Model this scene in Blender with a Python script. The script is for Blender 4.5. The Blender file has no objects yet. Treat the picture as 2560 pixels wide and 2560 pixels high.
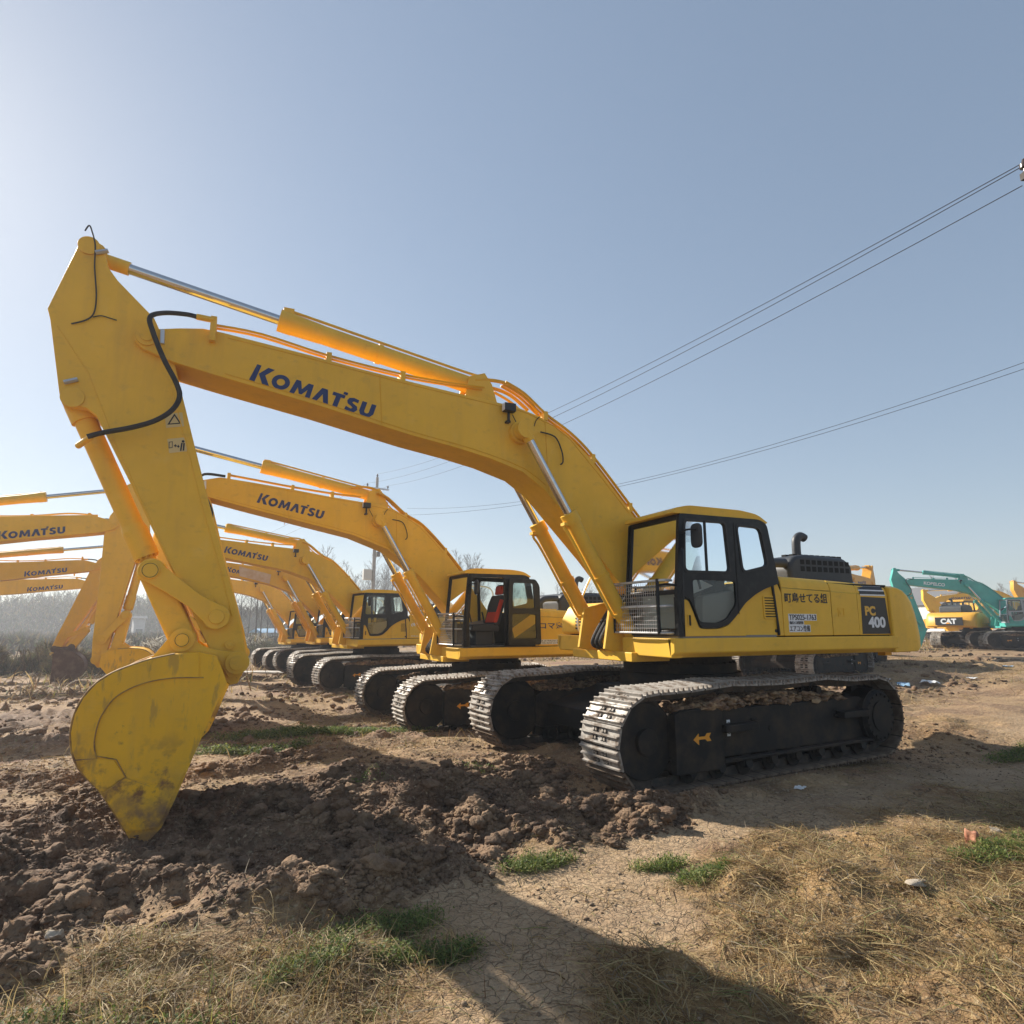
import bpy, bmesh, math, random
import numpy as np
from mathutils import Vector, Matrix
from mathutils.geometry import tessellate_polygon
random.seed(7); RNG = np.random.default_rng(11)
SC = bpy.context.scene; COL = SC.collection
R = math.radians

# ------------------------------------------------------------------ mesh helpers
class MB:
    def __init__(s): s.v = []; s.f = []; s.m = []; s.mi = 0; s.cuts = []
    def cut(s): s.cuts.append((len(s.v), len(s.f))); return s
    def add(s, vs, fs):
        b = len(s.v); s.v += [tuple(map(float, v)) for v in vs]
        for f in fs: s.f.append([b + i for i in f]); s.m.append(s.mi)
        return s
    def box(s, x0, x1, y0, y1, z0, z1, M=None):
        v = [Vector((x, y, z)) for x in (x0, x1) for y in (y0, y1) for z in (z0, z1)]
        if M is not None: v = [M @ p for p in v]
        return s.add(v, [(0, 1, 3, 2), (4, 6, 7, 5), (0, 4, 5, 1), (2, 3, 7, 6), (0, 2, 6, 4), (1, 5, 7, 3)])
    def pane(s, loop, y): return s.add([(a, y, b) for a, b in loop], [tuple(range(len(loop)))])
    def prism(s, loops, lo, hi, plane='xz', M=None):
        if isinstance(loops[0][0], (int, float)): loops = [loops]
        def P(a, b, c):
            p = {'xz': (a, c, b), 'yz': (c, a, b), 'xy': (a, b, c)}[plane]
            return M @ Vector(p) if M is not None else Vector(p)
        flip = {'xz': -1, 'yz': 1, 'xy': 1}[plane]
        def area(l): return sum(l[i][0] * l[(i + 1) % len(l)][1] - l[(i + 1) % len(l)][0] * l[i][1] for i in range(len(l)))
        L = []
        for k, l in enumerate(loops):
            l = list(l); ccw = area(l) > 0
            if ccw != (k == 0): l.reverse()
            L.append(l)
        vs = []; fs = []; n = sum(len(l) for l in L)
        for c in (lo, hi):
            for l in L: vs += [P(a, b, c) for a, b in l]
        if len(L) == 1: caps = [tuple(range(n))]
        else:
            flat = [p for l in L for p in l]; caps = []
            for t in tessellate_polygon([[Vector((a, b, 0)) for a, b in l] for l in L]):
                a, b, c = (flat[i] for i in t)
                cr = (b[0]-a[0])*(c[1]-a[1])-(b[1]-a[1])*(c[0]-a[0])
                caps.append(tuple(t) if cr > 0 else tuple(reversed(t)))
        for c in caps:
            top = tuple(i + n for i in c); bot = tuple(reversed(c))
            fs += [top, bot]
        o = 0
        for l in L:
            k = len(l)
            for i in range(k):
                j = (i + 1) % k; fs.append((o + i, o + j, o + j + n, o + i + n))
            o += k
        if (flip < 0) != (hi < lo): fs = [tuple(reversed(f)) for f in fs]
        return s.add(vs, fs)
    def cyl(s, p0, p1, r0, r1=None, n=20, cap=True):
        p0 = Vector(p0); p1 = Vector(p1); r1 = r0 if r1 is None else r1
        d = (p1 - p0).normalized(); a = d.orthogonal().normalized(); b = d.cross(a)
        vs = []
        for p, r in ((p0, r0), (p1, r1)):
            for i in range(n):
                t = 2 * math.pi * i / n; vs.append(p + a * math.cos(t) * r + b * math.sin(t) * r)
        fs = [(i, (i + 1) % n, (i + 1) % n + n, i + n) for i in range(n)]
        if cap: fs += [tuple(reversed(range(n))), tuple(range(n, 2 * n))]
        return s.add(vs, fs)
    def tube(s, pts, r, n=8, smooth=4):
        pts = [Vector(p) for p in pts]
        if smooth > 1 and len(pts) > 2:
            q = []
            for i in range(len(pts) - 1):
                p0 = pts[max(i-1, 0)]; p1 = pts[i]; p2 = pts[i+1]; p3 = pts[min(i+2, len(pts)-1)]
                for k in range(smooth):
                    t = k / smooth
                    q.append(0.5*((2*p1)+(-p0+p2)*t+(2*p0-5*p1+4*p2-p3)*t*t+(-p0+3*p1-3*p2+p3)*t**3))
            q.append(pts[-1]); pts = q
        d0 = (pts[1]-pts[0]).normalized(); a = d0.orthogonal().normalized(); vs = []; fs = []
        for i, p in enumerate(pts):
            d = (pts[min(i+1, len(pts)-1)] - pts[max(i-1, 0)]).normalized()
            a = (a - d * a.dot(d)).normalized(); b = d.cross(a)
            for k in range(n):
                t = 2*math.pi*k/n; vs.append(p + a*math.cos(t)*r + b*math.sin(t)*r)
        for i in range(len(pts)-1):
            for k in range(n):
                fs.append((i*n+k, i*n+(k+1) % n, (i+1)*n+(k+1) % n, (i+1)*n+k))
        fs += [tuple(reversed(range(n))), tuple(range((len(pts)-1)*n, len(pts)*n))]
        return s.add(vs, fs)
    def mesh(s, name, mats, sharp=38, smooth=True):
        me = bpy.data.meshes.new(name); me.from_pydata(s.v, [], s.f)
        for m in (mats if isinstance(mats, (list, tuple)) else [mats]): me.materials.append(m)
        if any(s.m): me.polygons.foreach_set('material_index', s.m)
        me.update()
        if len(s.f) < 60000:
            bm = bmesh.new(); bm.from_mesh(me); bmesh.ops.recalc_face_normals(bm, faces=bm.faces); bm.to_mesh(me); bm.free()
        if smooth:
            me.polygons.foreach_set('use_smooth', [True] * len(me.polygons))
            me.set_sharp_from_angle(angle=R(sharp))
        return me
    def build(s, name, mats, parent=None, bevel=0, seg=2, sharp=38, smooth=True):
        cuts = [(0, 0)] + [c for c in s.cuts if 0 < c[0] < len(s.v)] + [(len(s.v), len(s.f))]
        if len(cuts) > 2:
            first = None
            for (v0, f0), (v1, f1) in zip(cuts[:-1], cuts[1:]):
                if v1 == v0: continue
                p = MB(); p.v = s.v[v0:v1]; p.f = [[i-v0 for i in f] for f in s.f[f0:f1]]; p.m = s.m[f0:f1]
                o = p.build(name, mats, parent, bevel, seg, sharp, smooth); first = first or o
            return first
        o = bpy.data.objects.new(name, s.mesh(name, mats, sharp, smooth)); COL.objects.link(o)
        if parent is not None: o.parent = parent
        if bevel:
            b = o.modifiers.new('bevel', 'BEVEL'); b.width = bevel; b.segments = seg
            b.limit_method = 'ANGLE'; b.angle_limit = R(40); b.harden_normals = True
        return o
def tag(o, label=None, cat=None, group=None, kind=None):
    if label: o['label'] = label
    if cat: o['category'] = cat
    if group: o['group'] = group
    if kind: o['kind'] = kind
    return o
def empty(name, loc=(0, 0, 0), rz=0, s=1, parent=None):
    o = bpy.data.objects.new(name, None); COL.objects.link(o); o.location = loc; o.rotation_euler = (0, 0, rz); o.scale = (s, s, s)
    o.empty_display_size = .3
    if parent is not None: o.parent = parent
    return o
def rnd(pts, r, n=4):
    """round every corner of a polygon; r number or list"""
    out = []; k = len(pts)
    for i in range(k):
        p0 = Vector(pts[i-1]); p = Vector(pts[i]); p1 = Vector(pts[(i+1) % k]); rr = r[i] if isinstance(r, (list, tuple)) else r
        a = (p0-p); b = (p1-p); l = min(rr, a.length*.48, b.length*.48)
        if l < 1e-4: out.append(tuple(p)); continue
        A = p + a.normalized()*l; B = p + b.normalized()*l
        for j in range(n+1):
            t = j/n; q = A*(1-t)**2 + p*2*t*(1-t) + B*t*t; out.append((q.x, q.y))
    return out
def rect(x0, x1, z0, z1): return [(x0, z0), (x1, z0), (x1, z1), (x0, z1)]

# ------------------------------------------------------------------ materials
def mat(name, col, rough=.5, metal=0, **k):
    m = bpy.data.materials.new(name); m.use_nodes = True; nt = m.node_tree; b = nt.nodes['Principled BSDF']
    b.inputs['Base Color'].default_value = (*col, 1); b.inputs['Roughness'].default_value = rough; b.inputs['Metallic'].default_value = metal
    if k.get('spec') is not None: b.inputs['Specular IOR Level'].default_value = k['spec']
    return m
def nmix(m, c2, scale=3, lo=.45, hi=.65, detail=8, fac=1, coord='Object', c_in=None, dist=0, rough2=None, seed=0, mapscale=None):
    """blend a second colour over the first by noise"""
    nt = m.node_tree; N = nt.nodes; L = nt.links; b = N['Principled BSDF']
    tc = N.new('ShaderNodeTexCoord'); no = N.new('ShaderNodeTexNoise'); no.noise_dimensions = '4D'
    no.inputs['W'].default_value = seed
    no.inputs['Scale'].default_value = scale; no.inputs['Detail'].default_value = detail; no.inputs['Roughness'].default_value = .62; no.inputs['Distortion'].default_value = dist
    if mapscale:
        mp = N.new('ShaderNodeMapping'); mp.inputs['Scale'].default_value = mapscale
        L.new(tc.outputs[coord], mp.inputs[0]); L.new(mp.outputs[0], no.inputs['Vector'])
    else: L.new(tc.outputs[coord], no.inputs['Vector'])
    mr = N.new('ShaderNodeMapRange'); mr.inputs[1].default_value = lo; mr.inputs[2].default_value = hi; mr.inputs[4].default_value = fac
    L.new(no.outputs['Fac'], mr.inputs[0])
    mx = N.new('ShaderNodeMix'); mx.data_type = 'RGBA'
    prev = b.inputs['Base Color']
    if prev.is_linked: L.new(prev.links[0].from_socket, mx.inputs[6])
    else: mx.inputs[6].default_value = prev.default_value
    mx.inputs[7].default_value = (*c2, 1); L.new(mr.outputs[0], mx.inputs[0]); L.new(mx.outputs[2], prev)
    if rough2 is not None:
        mf = N.new('ShaderNodeMix'); mf.data_type = 'FLOAT'; pr = b.inputs['Roughness']
        if pr.is_linked: L.new(pr.links[0].from_socket, mf.inputs[2])
        else: mf.inputs[2].default_value = pr.default_value
        mf.inputs[3].default_value = rough2; L.new(mr.outputs[0], mf.inputs[0]); L.new(mf.outputs[0], pr)
    return mr
def bump(m, scale=20, strength=.3, dist=.01, detail=6, coord='Object'):
    nt = m.node_tree; N = nt.nodes; L = nt.links; b = N['Principled BSDF']
    tc = N.new('ShaderNodeTexCoord'); no = N.new('ShaderNodeTexNoise'); no.inputs['Scale'].default_value = scale; no.inputs['Detail'].default_value = detail
    bp = N.new('ShaderNodeBump'); bp.inputs['Strength'].default_value = strength; bp.inputs['Distance'].default_value = dist
    L.new(tc.outputs[coord], no.inputs['Vector']); L.new(no.outputs['Fac'], bp.inputs['Height']); L.new(bp.outputs[0], b.inputs['Normal'])
def zfade(m, mr, z0, z1, power=1):
    """limit a noise layer to low heights on the object (mud splash)"""
    nt = m.node_tree; N = nt.nodes; L = nt.links
    tc = N.new('ShaderNodeTexCoord'); sp = N.new('ShaderNodeSeparateXYZ'); L.new(tc.outputs['Object'], sp.inputs[0])
    q = N.new('ShaderNodeMapRange'); q.inputs[1].default_value = z0; q.inputs[2].default_value = z1; q.inputs[3].default_value = 1; q.inputs[4].default_value = 0
    L.new(sp.outputs['Z'], q.inputs[0])
    mu = N.new('ShaderNodeMath'); mu.operation = 'MULTIPLY'; L.new(mr.outputs[0], mu.inputs[0]); L.new(q.outputs[0], mu.inputs[1])
    for l in list(nt.links):
        if l.from_socket == mr.outputs[0] and l.to_node != mu: L.new(mu.outputs[0], l.to_socket)

def yellow_paint(name, col, seed=0):
    m = mat(name, col, .45, spec=.22)
    nmix(m, tuple(c*.86 for c in col), 1.3, .35, .7, 5, 1, seed=seed)
    nmix(m, (.62, .38, .09), 2.2, .50, .85, 9, .35, rough2=.7, seed=seed+3)
    nmix(m, (.45, .26, .08), 5, .5, .8, 9, .35, seed=seed+5, mapscale=(1, 1, .12))
    nmix(m, (.22, .11, .04), 24, .71, .76, 4, .7, seed=seed+9); nmix(m, (.36, .22, .08), 7, .56, .74, 10, .32, rough2=.75, seed=seed+11, mapscale=(.8, 1, 1.3)); nmix(m, (.92, .66, .22), 5, .58, .78, 8, .22, rough2=.6, seed=seed+13, mapscale=(1, 1, .6))
    bump(m, 90, .06, .002)
    return m
YEL = (.89, .53, .058)
M = {}
M['yellow'] = yellow_paint('yellow_paint', YEL)
M['yellow_old'] = yellow_paint('aged_yellow_paint', (.80, .42, .02), 20)
M['yellow_pale'] = yellow_paint('faded_yellow_paint', (.84, .50, .04), 40)
mb = yellow_paint('bucket_paint', (.90, .51, .022), 60)
mr = nmix(mb, (.21, .10, .045), 2.6, .50, .56, 9, .95, rough2=.9, seed=70); zfade(mb, mr, .38, .85)
mr = nmix(mb, (.25, .15, .08), 5, .42, .6, 10, .9, rough2=.9, seed=75); zfade(mb, mr, .12, .5)
nmix(mb, (.26, .13, .04), 6, .62, .70, 8, .8, rough2=.8, seed=77); nmix(mb, (.42, .25, .06), 9, .56, .62, 10, .6, seed=79, mapscale=(1, 1, .25))
M['bucket'] = mb
mw = mat('worn_steel_edge', (.36, .20, .05), .7); nmix(mw, (.14, .07, .04), 8, .5, .65, 8, 1, seed=3); nmix(mw, (.55, .34, .05), 5, .5, .6, 6, .8, seed=4); bump(mw, 40, .5, .01); M['worn_edge'] = mw
mr_ = mat('muddy_rusty_bucket', (.085, .045, .032), .85); nmix(mr_, (.16, .10, .07), 4, .45, .65, 8, 1); bump(mr_, 25, .5, .02); M['rust'] = mr_
m = mat('black_undercarriage', (.007, .007, .0075), .6, spec=.25); nmix(m, (.085, .058, .038), 3.5, .44, .74, 10, .8, rough2=.9); bump(m, 40, .15, .004); M['black'] = m
m = mat('black_cab_paint', (.009, .010, .012), .4, spec=.3); nmix(m, (.07, .07, .065), 6, .5, .8, 8, .5, rough2=.6); M['cab_black'] = m
m = mat('dark_engine_hood', (.028, .031, .036), .5); nmix(m, (.09, .09, .085), 5, .45, .8, 8, .5, rough2=.75); M['hood'] = m
m = mat('dark_gap', (.01, .009, .008), .9); M['gap'] = m
m = mat('track_shoe_steel', (.40, .37, .33), .55, .2); nmix(m, (.17, .125, .09), 6, .45, .62, 10, 1, rough2=.95); nmix(m, (.52, .48, .43), 14, .5, .7, 6, .7, seed=8); bump(m, 60, .3, .004); M['shoe'] = m
m = mat('muddy_track_shoe', (.115, .078, .05), .9); nmix(m, (.20, .145, .10), 9, .45, .65, 8, 1); bump(m, 50, .6, .008); M['shoemud'] = m
m = mat('track_chain_steel', (.05, .042, .036), .7, .2); nmix(m, (.12, .085, .06), 8, .45, .65, 8, 1); M['chain'] = m
m = mat('chrome_rod', (.62, .61, .60), .14, 1); nmix(m, (.42, .38, .33), 9, .5, .8, 6, .6, rough2=.4); M['chrome'] = m
m = mat('bare_metal', (.55, .55, .56), .4, .8); M['metal'] = m
m = mat('galvanised_tube', (.60, .61, .62), .4, .4); nmix(m, (.34, .3, .26), 9, .5, .7, 8, .7); M['tube'] = m
m = mat('black_rubber', (.02, .02, .021), .65); nmix(m, (.07, .06, .05), 12, .5, .8, 6, .6); M['rubber'] = m
m = mat('decal_navy', (.012, .03, .13), .4); M['navy'] = m
m = mat('decal_black', (.012, .012, .014), .45); M['dblack'] = m
m = mat('decal_white', (.75, .76, .78), .5); M['dwhite'] = m
m = mat('decal_yellow', (.80, .46, .06), .5); M['dyellow'] = m
m = mat('decal_orange', (.80, .33, .02), .5); M['dorange'] = m
m = mat('sticker_cream', (.66, .50, .22), .5); M['sticker'] = m
m = mat('seat_fabric', (.05, .052, .058), .9); M['seat'] = m
m = mat('red_cover', (.55, .05, .02), .8); M['red'] = m
m = mat('interior_grey', (.22, .21, .20), .7); M['interior'] = m
m = mat('interior_pale', (.62, .62, .58), .6); M['pale'] = m
m = mat('cardboard', (.55, .36, .22), .9); nmix(m, (.62, .46, .33), 3, .4, .6, 6, 1); M['card'] = m
m = mat('teal_paint', (.07, .42, .36), .42); nmix(m, (.05, .30, .26), 2, .4, .7, 6, .8); nmix(m, (.3, .32, .26), 3, .55, .85, 8, .4, seed=4); M['teal'] = m
m = mat('grey_cab_paint', (.32, .36, .39), .45); M['greycab'] = m
m = mat('orange_yellow_paint', (.72, .36, .03), .45); nmix(m, (.45, .24, .06), 3, .5, .75, 8, .7); M['oyellow'] = m
m = mat('caked_mud', (.20, .12, .07), .95); nmix(m, (.40, .27, .15), 9, .45, .6, 8, 1); nmix(m, (.09, .055, .035), 5, .5, .65, 8, .8, seed=5); bump(m, 30, .8, .02); M['mudcake'] = m
m = mat('concrete_pole', (.42, .41, .39), .85); nmix(m, (.30, .29, .28), 3, .4, .7, 8, 1); M['pole'] = m
m = mat('wire_black', (.02, .02, .025), .6); M['wire'] = m
m = mat('ceramic_brown', (.05, .03, .025), .3); M['ceramic'] = m
m = mat('white_plaster', (.66, .66, .64), .8); nmix(m, (.5, .49, .46), 1, .4, .7, 6, 1); M['plaster'] = m
m = mat('blue_sheet', (.22, .36, .50), .6); M['bluesheet'] = m
m = mat('grey_roof', (.12, .12, .125), .8); M['roof'] = m
def glass(name, tint, tr=.82):
    m = bpy.data.materials.new(name); m.use_nodes = True; nt = m.node_tree; N = nt.nodes; L = nt.links; N.clear()
    o = N.new('ShaderNodeOutputMaterial'); t = N.new('ShaderNodeBsdfTransparent'); t.inputs[0].default_value = (*tint, 1)
    g = N.new('ShaderNodeBsdfGlossy'); g.inputs['Roughness'].default_value = .04; g.inputs[0].default_value = (.9, .95, 1, 1)
    d = N.new('ShaderNodeBsdfDiffuse'); d.inputs[0].default_value = (.55, .53, .48, 1)
    fr = N.new('ShaderNodeFresnel'); fr.inputs[0].default_value = 1.5
    a = N.new('ShaderNodeMixShader'); b = N.new('ShaderNodeMixShader')
    no = N.new('ShaderNodeTexNoise'); no.inputs['Scale'].default_value = 1.6; no.inputs['Detail'].default_value = 3
    tc = N.new('ShaderNodeTexCoord'); L.new(tc.outputs['Object'], no.inputs['Vector'])
    mr = N.new('ShaderNodeMapRange'); mr.inputs[1].default_value = .4; mr.inputs[2].default_value = .8; mr.inputs[3].default_value = .03; mr.inputs[4].default_value = .12
    L.new(no.outputs['Fac'], mr.inputs[0]); L.new(mr.outputs[0], a.inputs[0]); L.new(t.outputs[0], a.inputs[1]); L.new(d.outputs[0], a.inputs[2])
    L.new(fr.outputs[0], b.inputs[0]); L.new(a.outputs[0], b.inputs[1]); L.new(g.outputs[0], b.inputs[2]); L.new(b.outputs[0], o.inputs[0])
    return m
M['glass'] = glass('cab_glass', (.86, .93, .91))
M['glass_d'] = glass('tinted_cab_glass', (.68, .76, .74))

# ------------------------------------------------------------------ camera (fitted to the photograph)
CAM = dict(x=6.1065, y=7.4814, z=1.7763, yaw=24.569, pitch=10.235, f=1552.)
yw, pt = R(CAM['yaw']), R(CAM['pitch'])
FW = Vector((-math.sin(yw)*math.cos(pt), -math.cos(yw)*math.cos(pt), math.sin(pt)))
RT = Vector((-math.cos(yw), math.sin(yw), 0)); UP = RT.cross(FW)
CP = Vector((CAM['x'], CAM['y'], CAM['z']))
cam = bpy.data.cameras.new('camera'); camo = bpy.data.objects.new('camera', cam); COL.objects.link(camo)
camo.matrix_world = Matrix((( RT.x, UP.x, -FW.x, CP.x), (RT.y, UP.y, -FW.y, CP.y), (RT.z, UP.z, -FW.z, CP.z), (0, 0, 0, 1)))
cam.sensor_width = 36; cam.lens = 36*CAM['f']/2560; cam.clip_start = .05; cam.clip_end = 8000; SC.camera = camo
def at(u, v, z=0.0):
    """a photograph pixel to the point of the horizontal plane at height z"""
    d = FW*CAM['f'] + RT*(u-1280) - UP*(v-1280); return CP + d*((z-CP.z)/d.z)
def aty(u, v, y):
    d = FW*CAM['f'] + RT*(u-1280) - UP*(v-1280); return CP + d*((y-CP.y)/d.y)
def atd(u, v, D):
    d = FW*CAM['f'] + RT*(u-1280) - UP*(v-1280); return CP + d*(D/CAM['f'])

# ------------------------------------------------------------------ text
def text_mesh(body, size, ext=.002, bold=0, shear=0, width=1.0):
    c = bpy.data.curves.new('lettering', 'FONT'); c.body = body; c.size = size; c.extrude = ext; c.offset = bold; c.shear = shear
    c.align_x = 'LEFT'; c.align_y = 'BOTTOM_BASELINE'
    o = bpy.data.objects.new('lettering', c); COL.objects.link(o); bpy.context.view_layer.update()
    me = bpy.data.meshes.new_from_object(o.evaluated_get(bpy.context.evaluated_depsgraph_get()))
    bpy.data.objects.remove(o); return me
TXT = {}
def lettering(body, p, h, length, y, parent, m, side=1, ang=0, name='lettering', bold=0, T=None, shear=0):
    """side +1 = on the left flank reading towards -X; -1 = on the right flank reading towards +X. p=(x,z) of the start baseline."""
    k = (body, bold, shear)
    if k not in TXT:
        me = text_mesh(body, 1.0, .01, bold, shear); v = np.empty(len(me.vertices)*3); me.vertices.foreach_get('co', v); v = v.reshape(-1, 3)
        TXT[k] = (me, v[:, 0].min(), v[:, 0].max(), v[:, 1].min(), v[:, 1].max())
    me0, x0, x1, z0, z1 = TXT[k]
    me = me0.copy(); me.name = name; me.materials.clear(); me.materials.append(m)
    ca, sa = math.cos(ang), math.sin(ang); sx = length/(x1-x0); sz = h/(z1-z0)
    n = len(me.vertices); v = np.empty(n*3); me.vertices.foreach_get('co', v); v = v.reshape(-1, 3)
    a = (v[:, 0]-x0)*sx; b = (v[:, 1]-z0)*sz; c = v[:, 2]*.15
    X = a*ca - b*sa; Z = a*sa + b*ca
    o = np.stack([p[0]-side*X, side*(y+c), p[1]+Z], 1)
    me.vertices.foreach_set('co', o.ravel())
    if side > 0: pass
    me.update(); ob = bpy.data.objects.new(name, me); COL.objects.link(ob); ob.parent = parent; return ob

# maker's word built from its own bold block letters (unit height 1)
def word_polys():
    W = []; x = 0
    def A(polys, w):
        nonlocal x
        for p in polys: W.append([[(a+x, b) for a, b in l] for l in (p if isinstance(p[0][0], tuple) else [p])])
        x += w+.10
    def ell(cx, cy, rx, ry, n=20, a0=0, a1=360): return [(cx+rx*math.cos(R(a0+(a1-a0)*i/n)), cy+ry*math.sin(R(a0+(a1-a0)*i/n))) for i in range(n if a1-a0 == 360 else n+1)]
    A([[(0, 0), (.27, 0), (.27, 1), (.06, 1)], [(.31, .5), (.62, 1), (.94, 1), (.62, .52), (.98, 0), (.64, 0)]], .92)
    A([[ell(.42, .42, .44, .44), ell(.42, .42, .20, .21)]], .88)
    A([[(0, 0), (.24, 0), (.30, .45), (.46, .10), (.60, .10), (.80, .47), (.80, 0), (1.05, 0), (1.0, .86), (.74, .86), (.52, .40), (.34, .86), (.10, .86)]], 1.05)
    A([[(0, 0), (.26, 0), (.44, .50), (.62, 0), (.88, 0), (.60, .86), (.30, .86)]], .80)
    A([[(0, .66), (.20, .66), (.20, 0), (.46, 0), (.46, .66), (.66, .66), (.66, .86), (0, .86)], [(.52, .90), (.74, .90), (.74, 1.06), (.52, 1.06)]], .72)
    S = [(.02, .06), (.30, -.02), (.56, .04), (.68, .22), (.60, .42), (.36, .53), (.28, .60), (.38, .67), (.60, .64), (.60, .83), (.32, .88), (.08, .80), (.01, .62), (.08, .45), (.32, .34), (.41, .26), (.32, .19), (.04, .26)]
    A([S], .68)
    A([[(0, .86), (0, .25), (.12, .04), (.38, -.02), (.64, .04), (.78, .25), (.78, .86), (.52, .86), (.52, .28), (.45, .20), (.33, .20), (.26, .28), (.26, .86)]], .78)
    return W, x-.10
WP, WW = word_polys()
def maker_word(p, h, length, y, parent, m, side=1, ang=0):
    b = MB(); sx = length/WW; ca, sa = math.cos(ang), math.sin(ang)
    for loops in WP:
        L = []
        for l in loops:
            q = []
            for (u, v) in l:
                a = (u + .10*v)*sx; c = v*h
                q.append((p[0]-side*(a*ca-c*sa), p[1]+(a*sa+c*ca)))
            L.append(q)
        b.prism(L, side*(y-.003), side*(y+.003), 'xz')
    return b.build('maker_lettering', m, parent, smooth=False)

# ------------------------------------------------------------------ excavator
def rot2(p, a, o):
    x, z = p[0]-o[0], p[1]-o[1]; c, s = math.cos(a), math.sin(a); return (o[0]+x*c-z*s, o[1]+x*s+z*c)
FOOT = (.15, 2.05); PIV = (7.07, 4.77); BPIN = (5.95, 1.385)
ARM = [(7.785, 5.662), (7.745, 5.745), (7.70, 5.785), (7.635, 5.783), (7.585, 5.73), (7.545, 5.655), (7.50, 5.50), (7.40, 5.37), (7.03, 5.02), (6.80, 4.56), (6.737, 4.348), (6.537, 3.681), (6.359, 3.10), (6.10, 2.28), (5.964, 1.86), (5.875, 1.50), (5.85, 1.43), (5.85, 1.36), (5.93, 1.17), (6.0, 1.155), (6.08, 1.22), (6.235, 1.55), (7.03, 3.10), (7.37, 3.73), (7.44, 3.86), (7.54, 3.93), (7.66, 3.93), (7.75, 3.98), (7.775, 4.06), (7.93, 4.81), (7.965, 4.922)]
BOOM_L = [(7.18, 4.70), (7.17, 4.77), (7.12, 4.835), (6.95, 4.885), (6.77, 4.93), (6.55, 4.972), (6.35, 4.965), (5.42, 4.875), (4.84, 4.81), (4.2, 4.75), (3.6, 4.70), (3.1, 4.665), (2.75, 4.64), (2.4, 4.55), (1.96, 4.34), (1.62, 4.06), (1.0, 3.38), (.5, 2.82), (.12, 2.40), (-.03, 2.2), (-.06, 2.02), (.02, 1.89), (.16, 1.84), (.45, 1.88), (.82, 2.02), (1.2, 2.33), (1.5, 2.67), (2.36, 3.55), (2.67, 3.75), (3.15, 3.885), (3.6, 3.97), (4.2, 4.06), (5.34, 4.28), (6.39, 4.455), (6.8, 4.53), (7.10, 4.63)]
BOOM_S = [(6.36, 4.62), (6.35, 4.70), (6.28, 4.77), (6.1, 4.83), (5.85, 4.90), (5.3, 4.86), (4.5, 4.79), (3.8, 4.715), (3.0, 4.65), (2.72, 4.635), (2.37, 4.55), (1.75, 4.24), (1.2, 3.72), (.72, 3.16), (.2, 2.5), (-.03, 2.2), (-.06, 2.02), (.02, 1.89), (.16, 1.84), (.45, 1.88), (.82, 2.10), (1.2, 2.56), (1.62, 2.98), (2.05, 3.37), (2.5, 3.67), (3.24, 3.93), (4.17, 4.11), (5.43, 4.36), (6.0, 4.48), (6.28, 4.55)]
BUCK = [(6.085, 1.351), (6.146, 1.475), (6.30, 1.512), (6.50, 1.50), (6.70, 1.455), (6.83, 1.41), (6.98, 1.345), (7.096, 1.259), (7.182, 1.139), (7.232, 1.0), (7.245, .845), (7.22, .70), (7.166, .565), (7.07, .445), (6.967, .33), (6.845, .14), (6.76, -.004), (6.70, -.11), (6.58, -.13), (6.476, -.01), (6.39, .209), (6.266, .587), (6.10, 1.06), (6.035, 1.22)]
def circ(x, z, r, n=22): return [(x+r*math.cos(2*math.pi*i/n), z+r*math.sin(2*math.pi*i/n)) for i in range(n)]
def isect(a, ra, b, rb, near):
    d = math.hypot(b[0]-a[0], b[1]-a[1]); k = (ra*ra-rb*rb+d*d)/(2*d); h = math.sqrt(max(ra*ra-k*k, 0))
    ux, uz = (b[0]-a[0])/d, (b[1]-a[1])/d; mx, mz = a[0]+ux*k, a[1]+uz*k
    c = [(mx-uz*h, mz+ux*h), (mx+uz*h, mz-ux*h)]
    return min(c, key=lambda q: math.hypot(q[0]-near[0], q[1]-near[1]))
SHOE = {}
def shoe_mesh(w, m):
    k = (w, m.name)
    if k not in SHOE:
        b = MB(); h = w/2
        b.prism([(-.112, -.012), (.098, -.012), (.104, 0), (.104, .012), (-.10, .014), (-.112, .004)], -h, h)
        for gx in (-.085, -.002, .078):
            b.prism([(gx-.014, .006), (gx+.014, .006), (gx+.008, .044), (gx-.008, .044)], -h+.004, h-.004)
        for x in (-.045, .038):
            for y in (-.10, -.055, .055, .10): b.cyl((x, y, .008), (x, y, .03), .016, n=6)
        b.mi = 1
        for x in (-.046, .036):
            for y in (-.075, .075): b.box(x-.022, x+.022, y-.045, y+.045, .008, .0165)
        b.box(.098, .112, -h, h, -.012, .006)
        SHOE[k] = b.mesh('track_shoe', [m, M['gap']], smooth=False)
    return SHOE[k]
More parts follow.
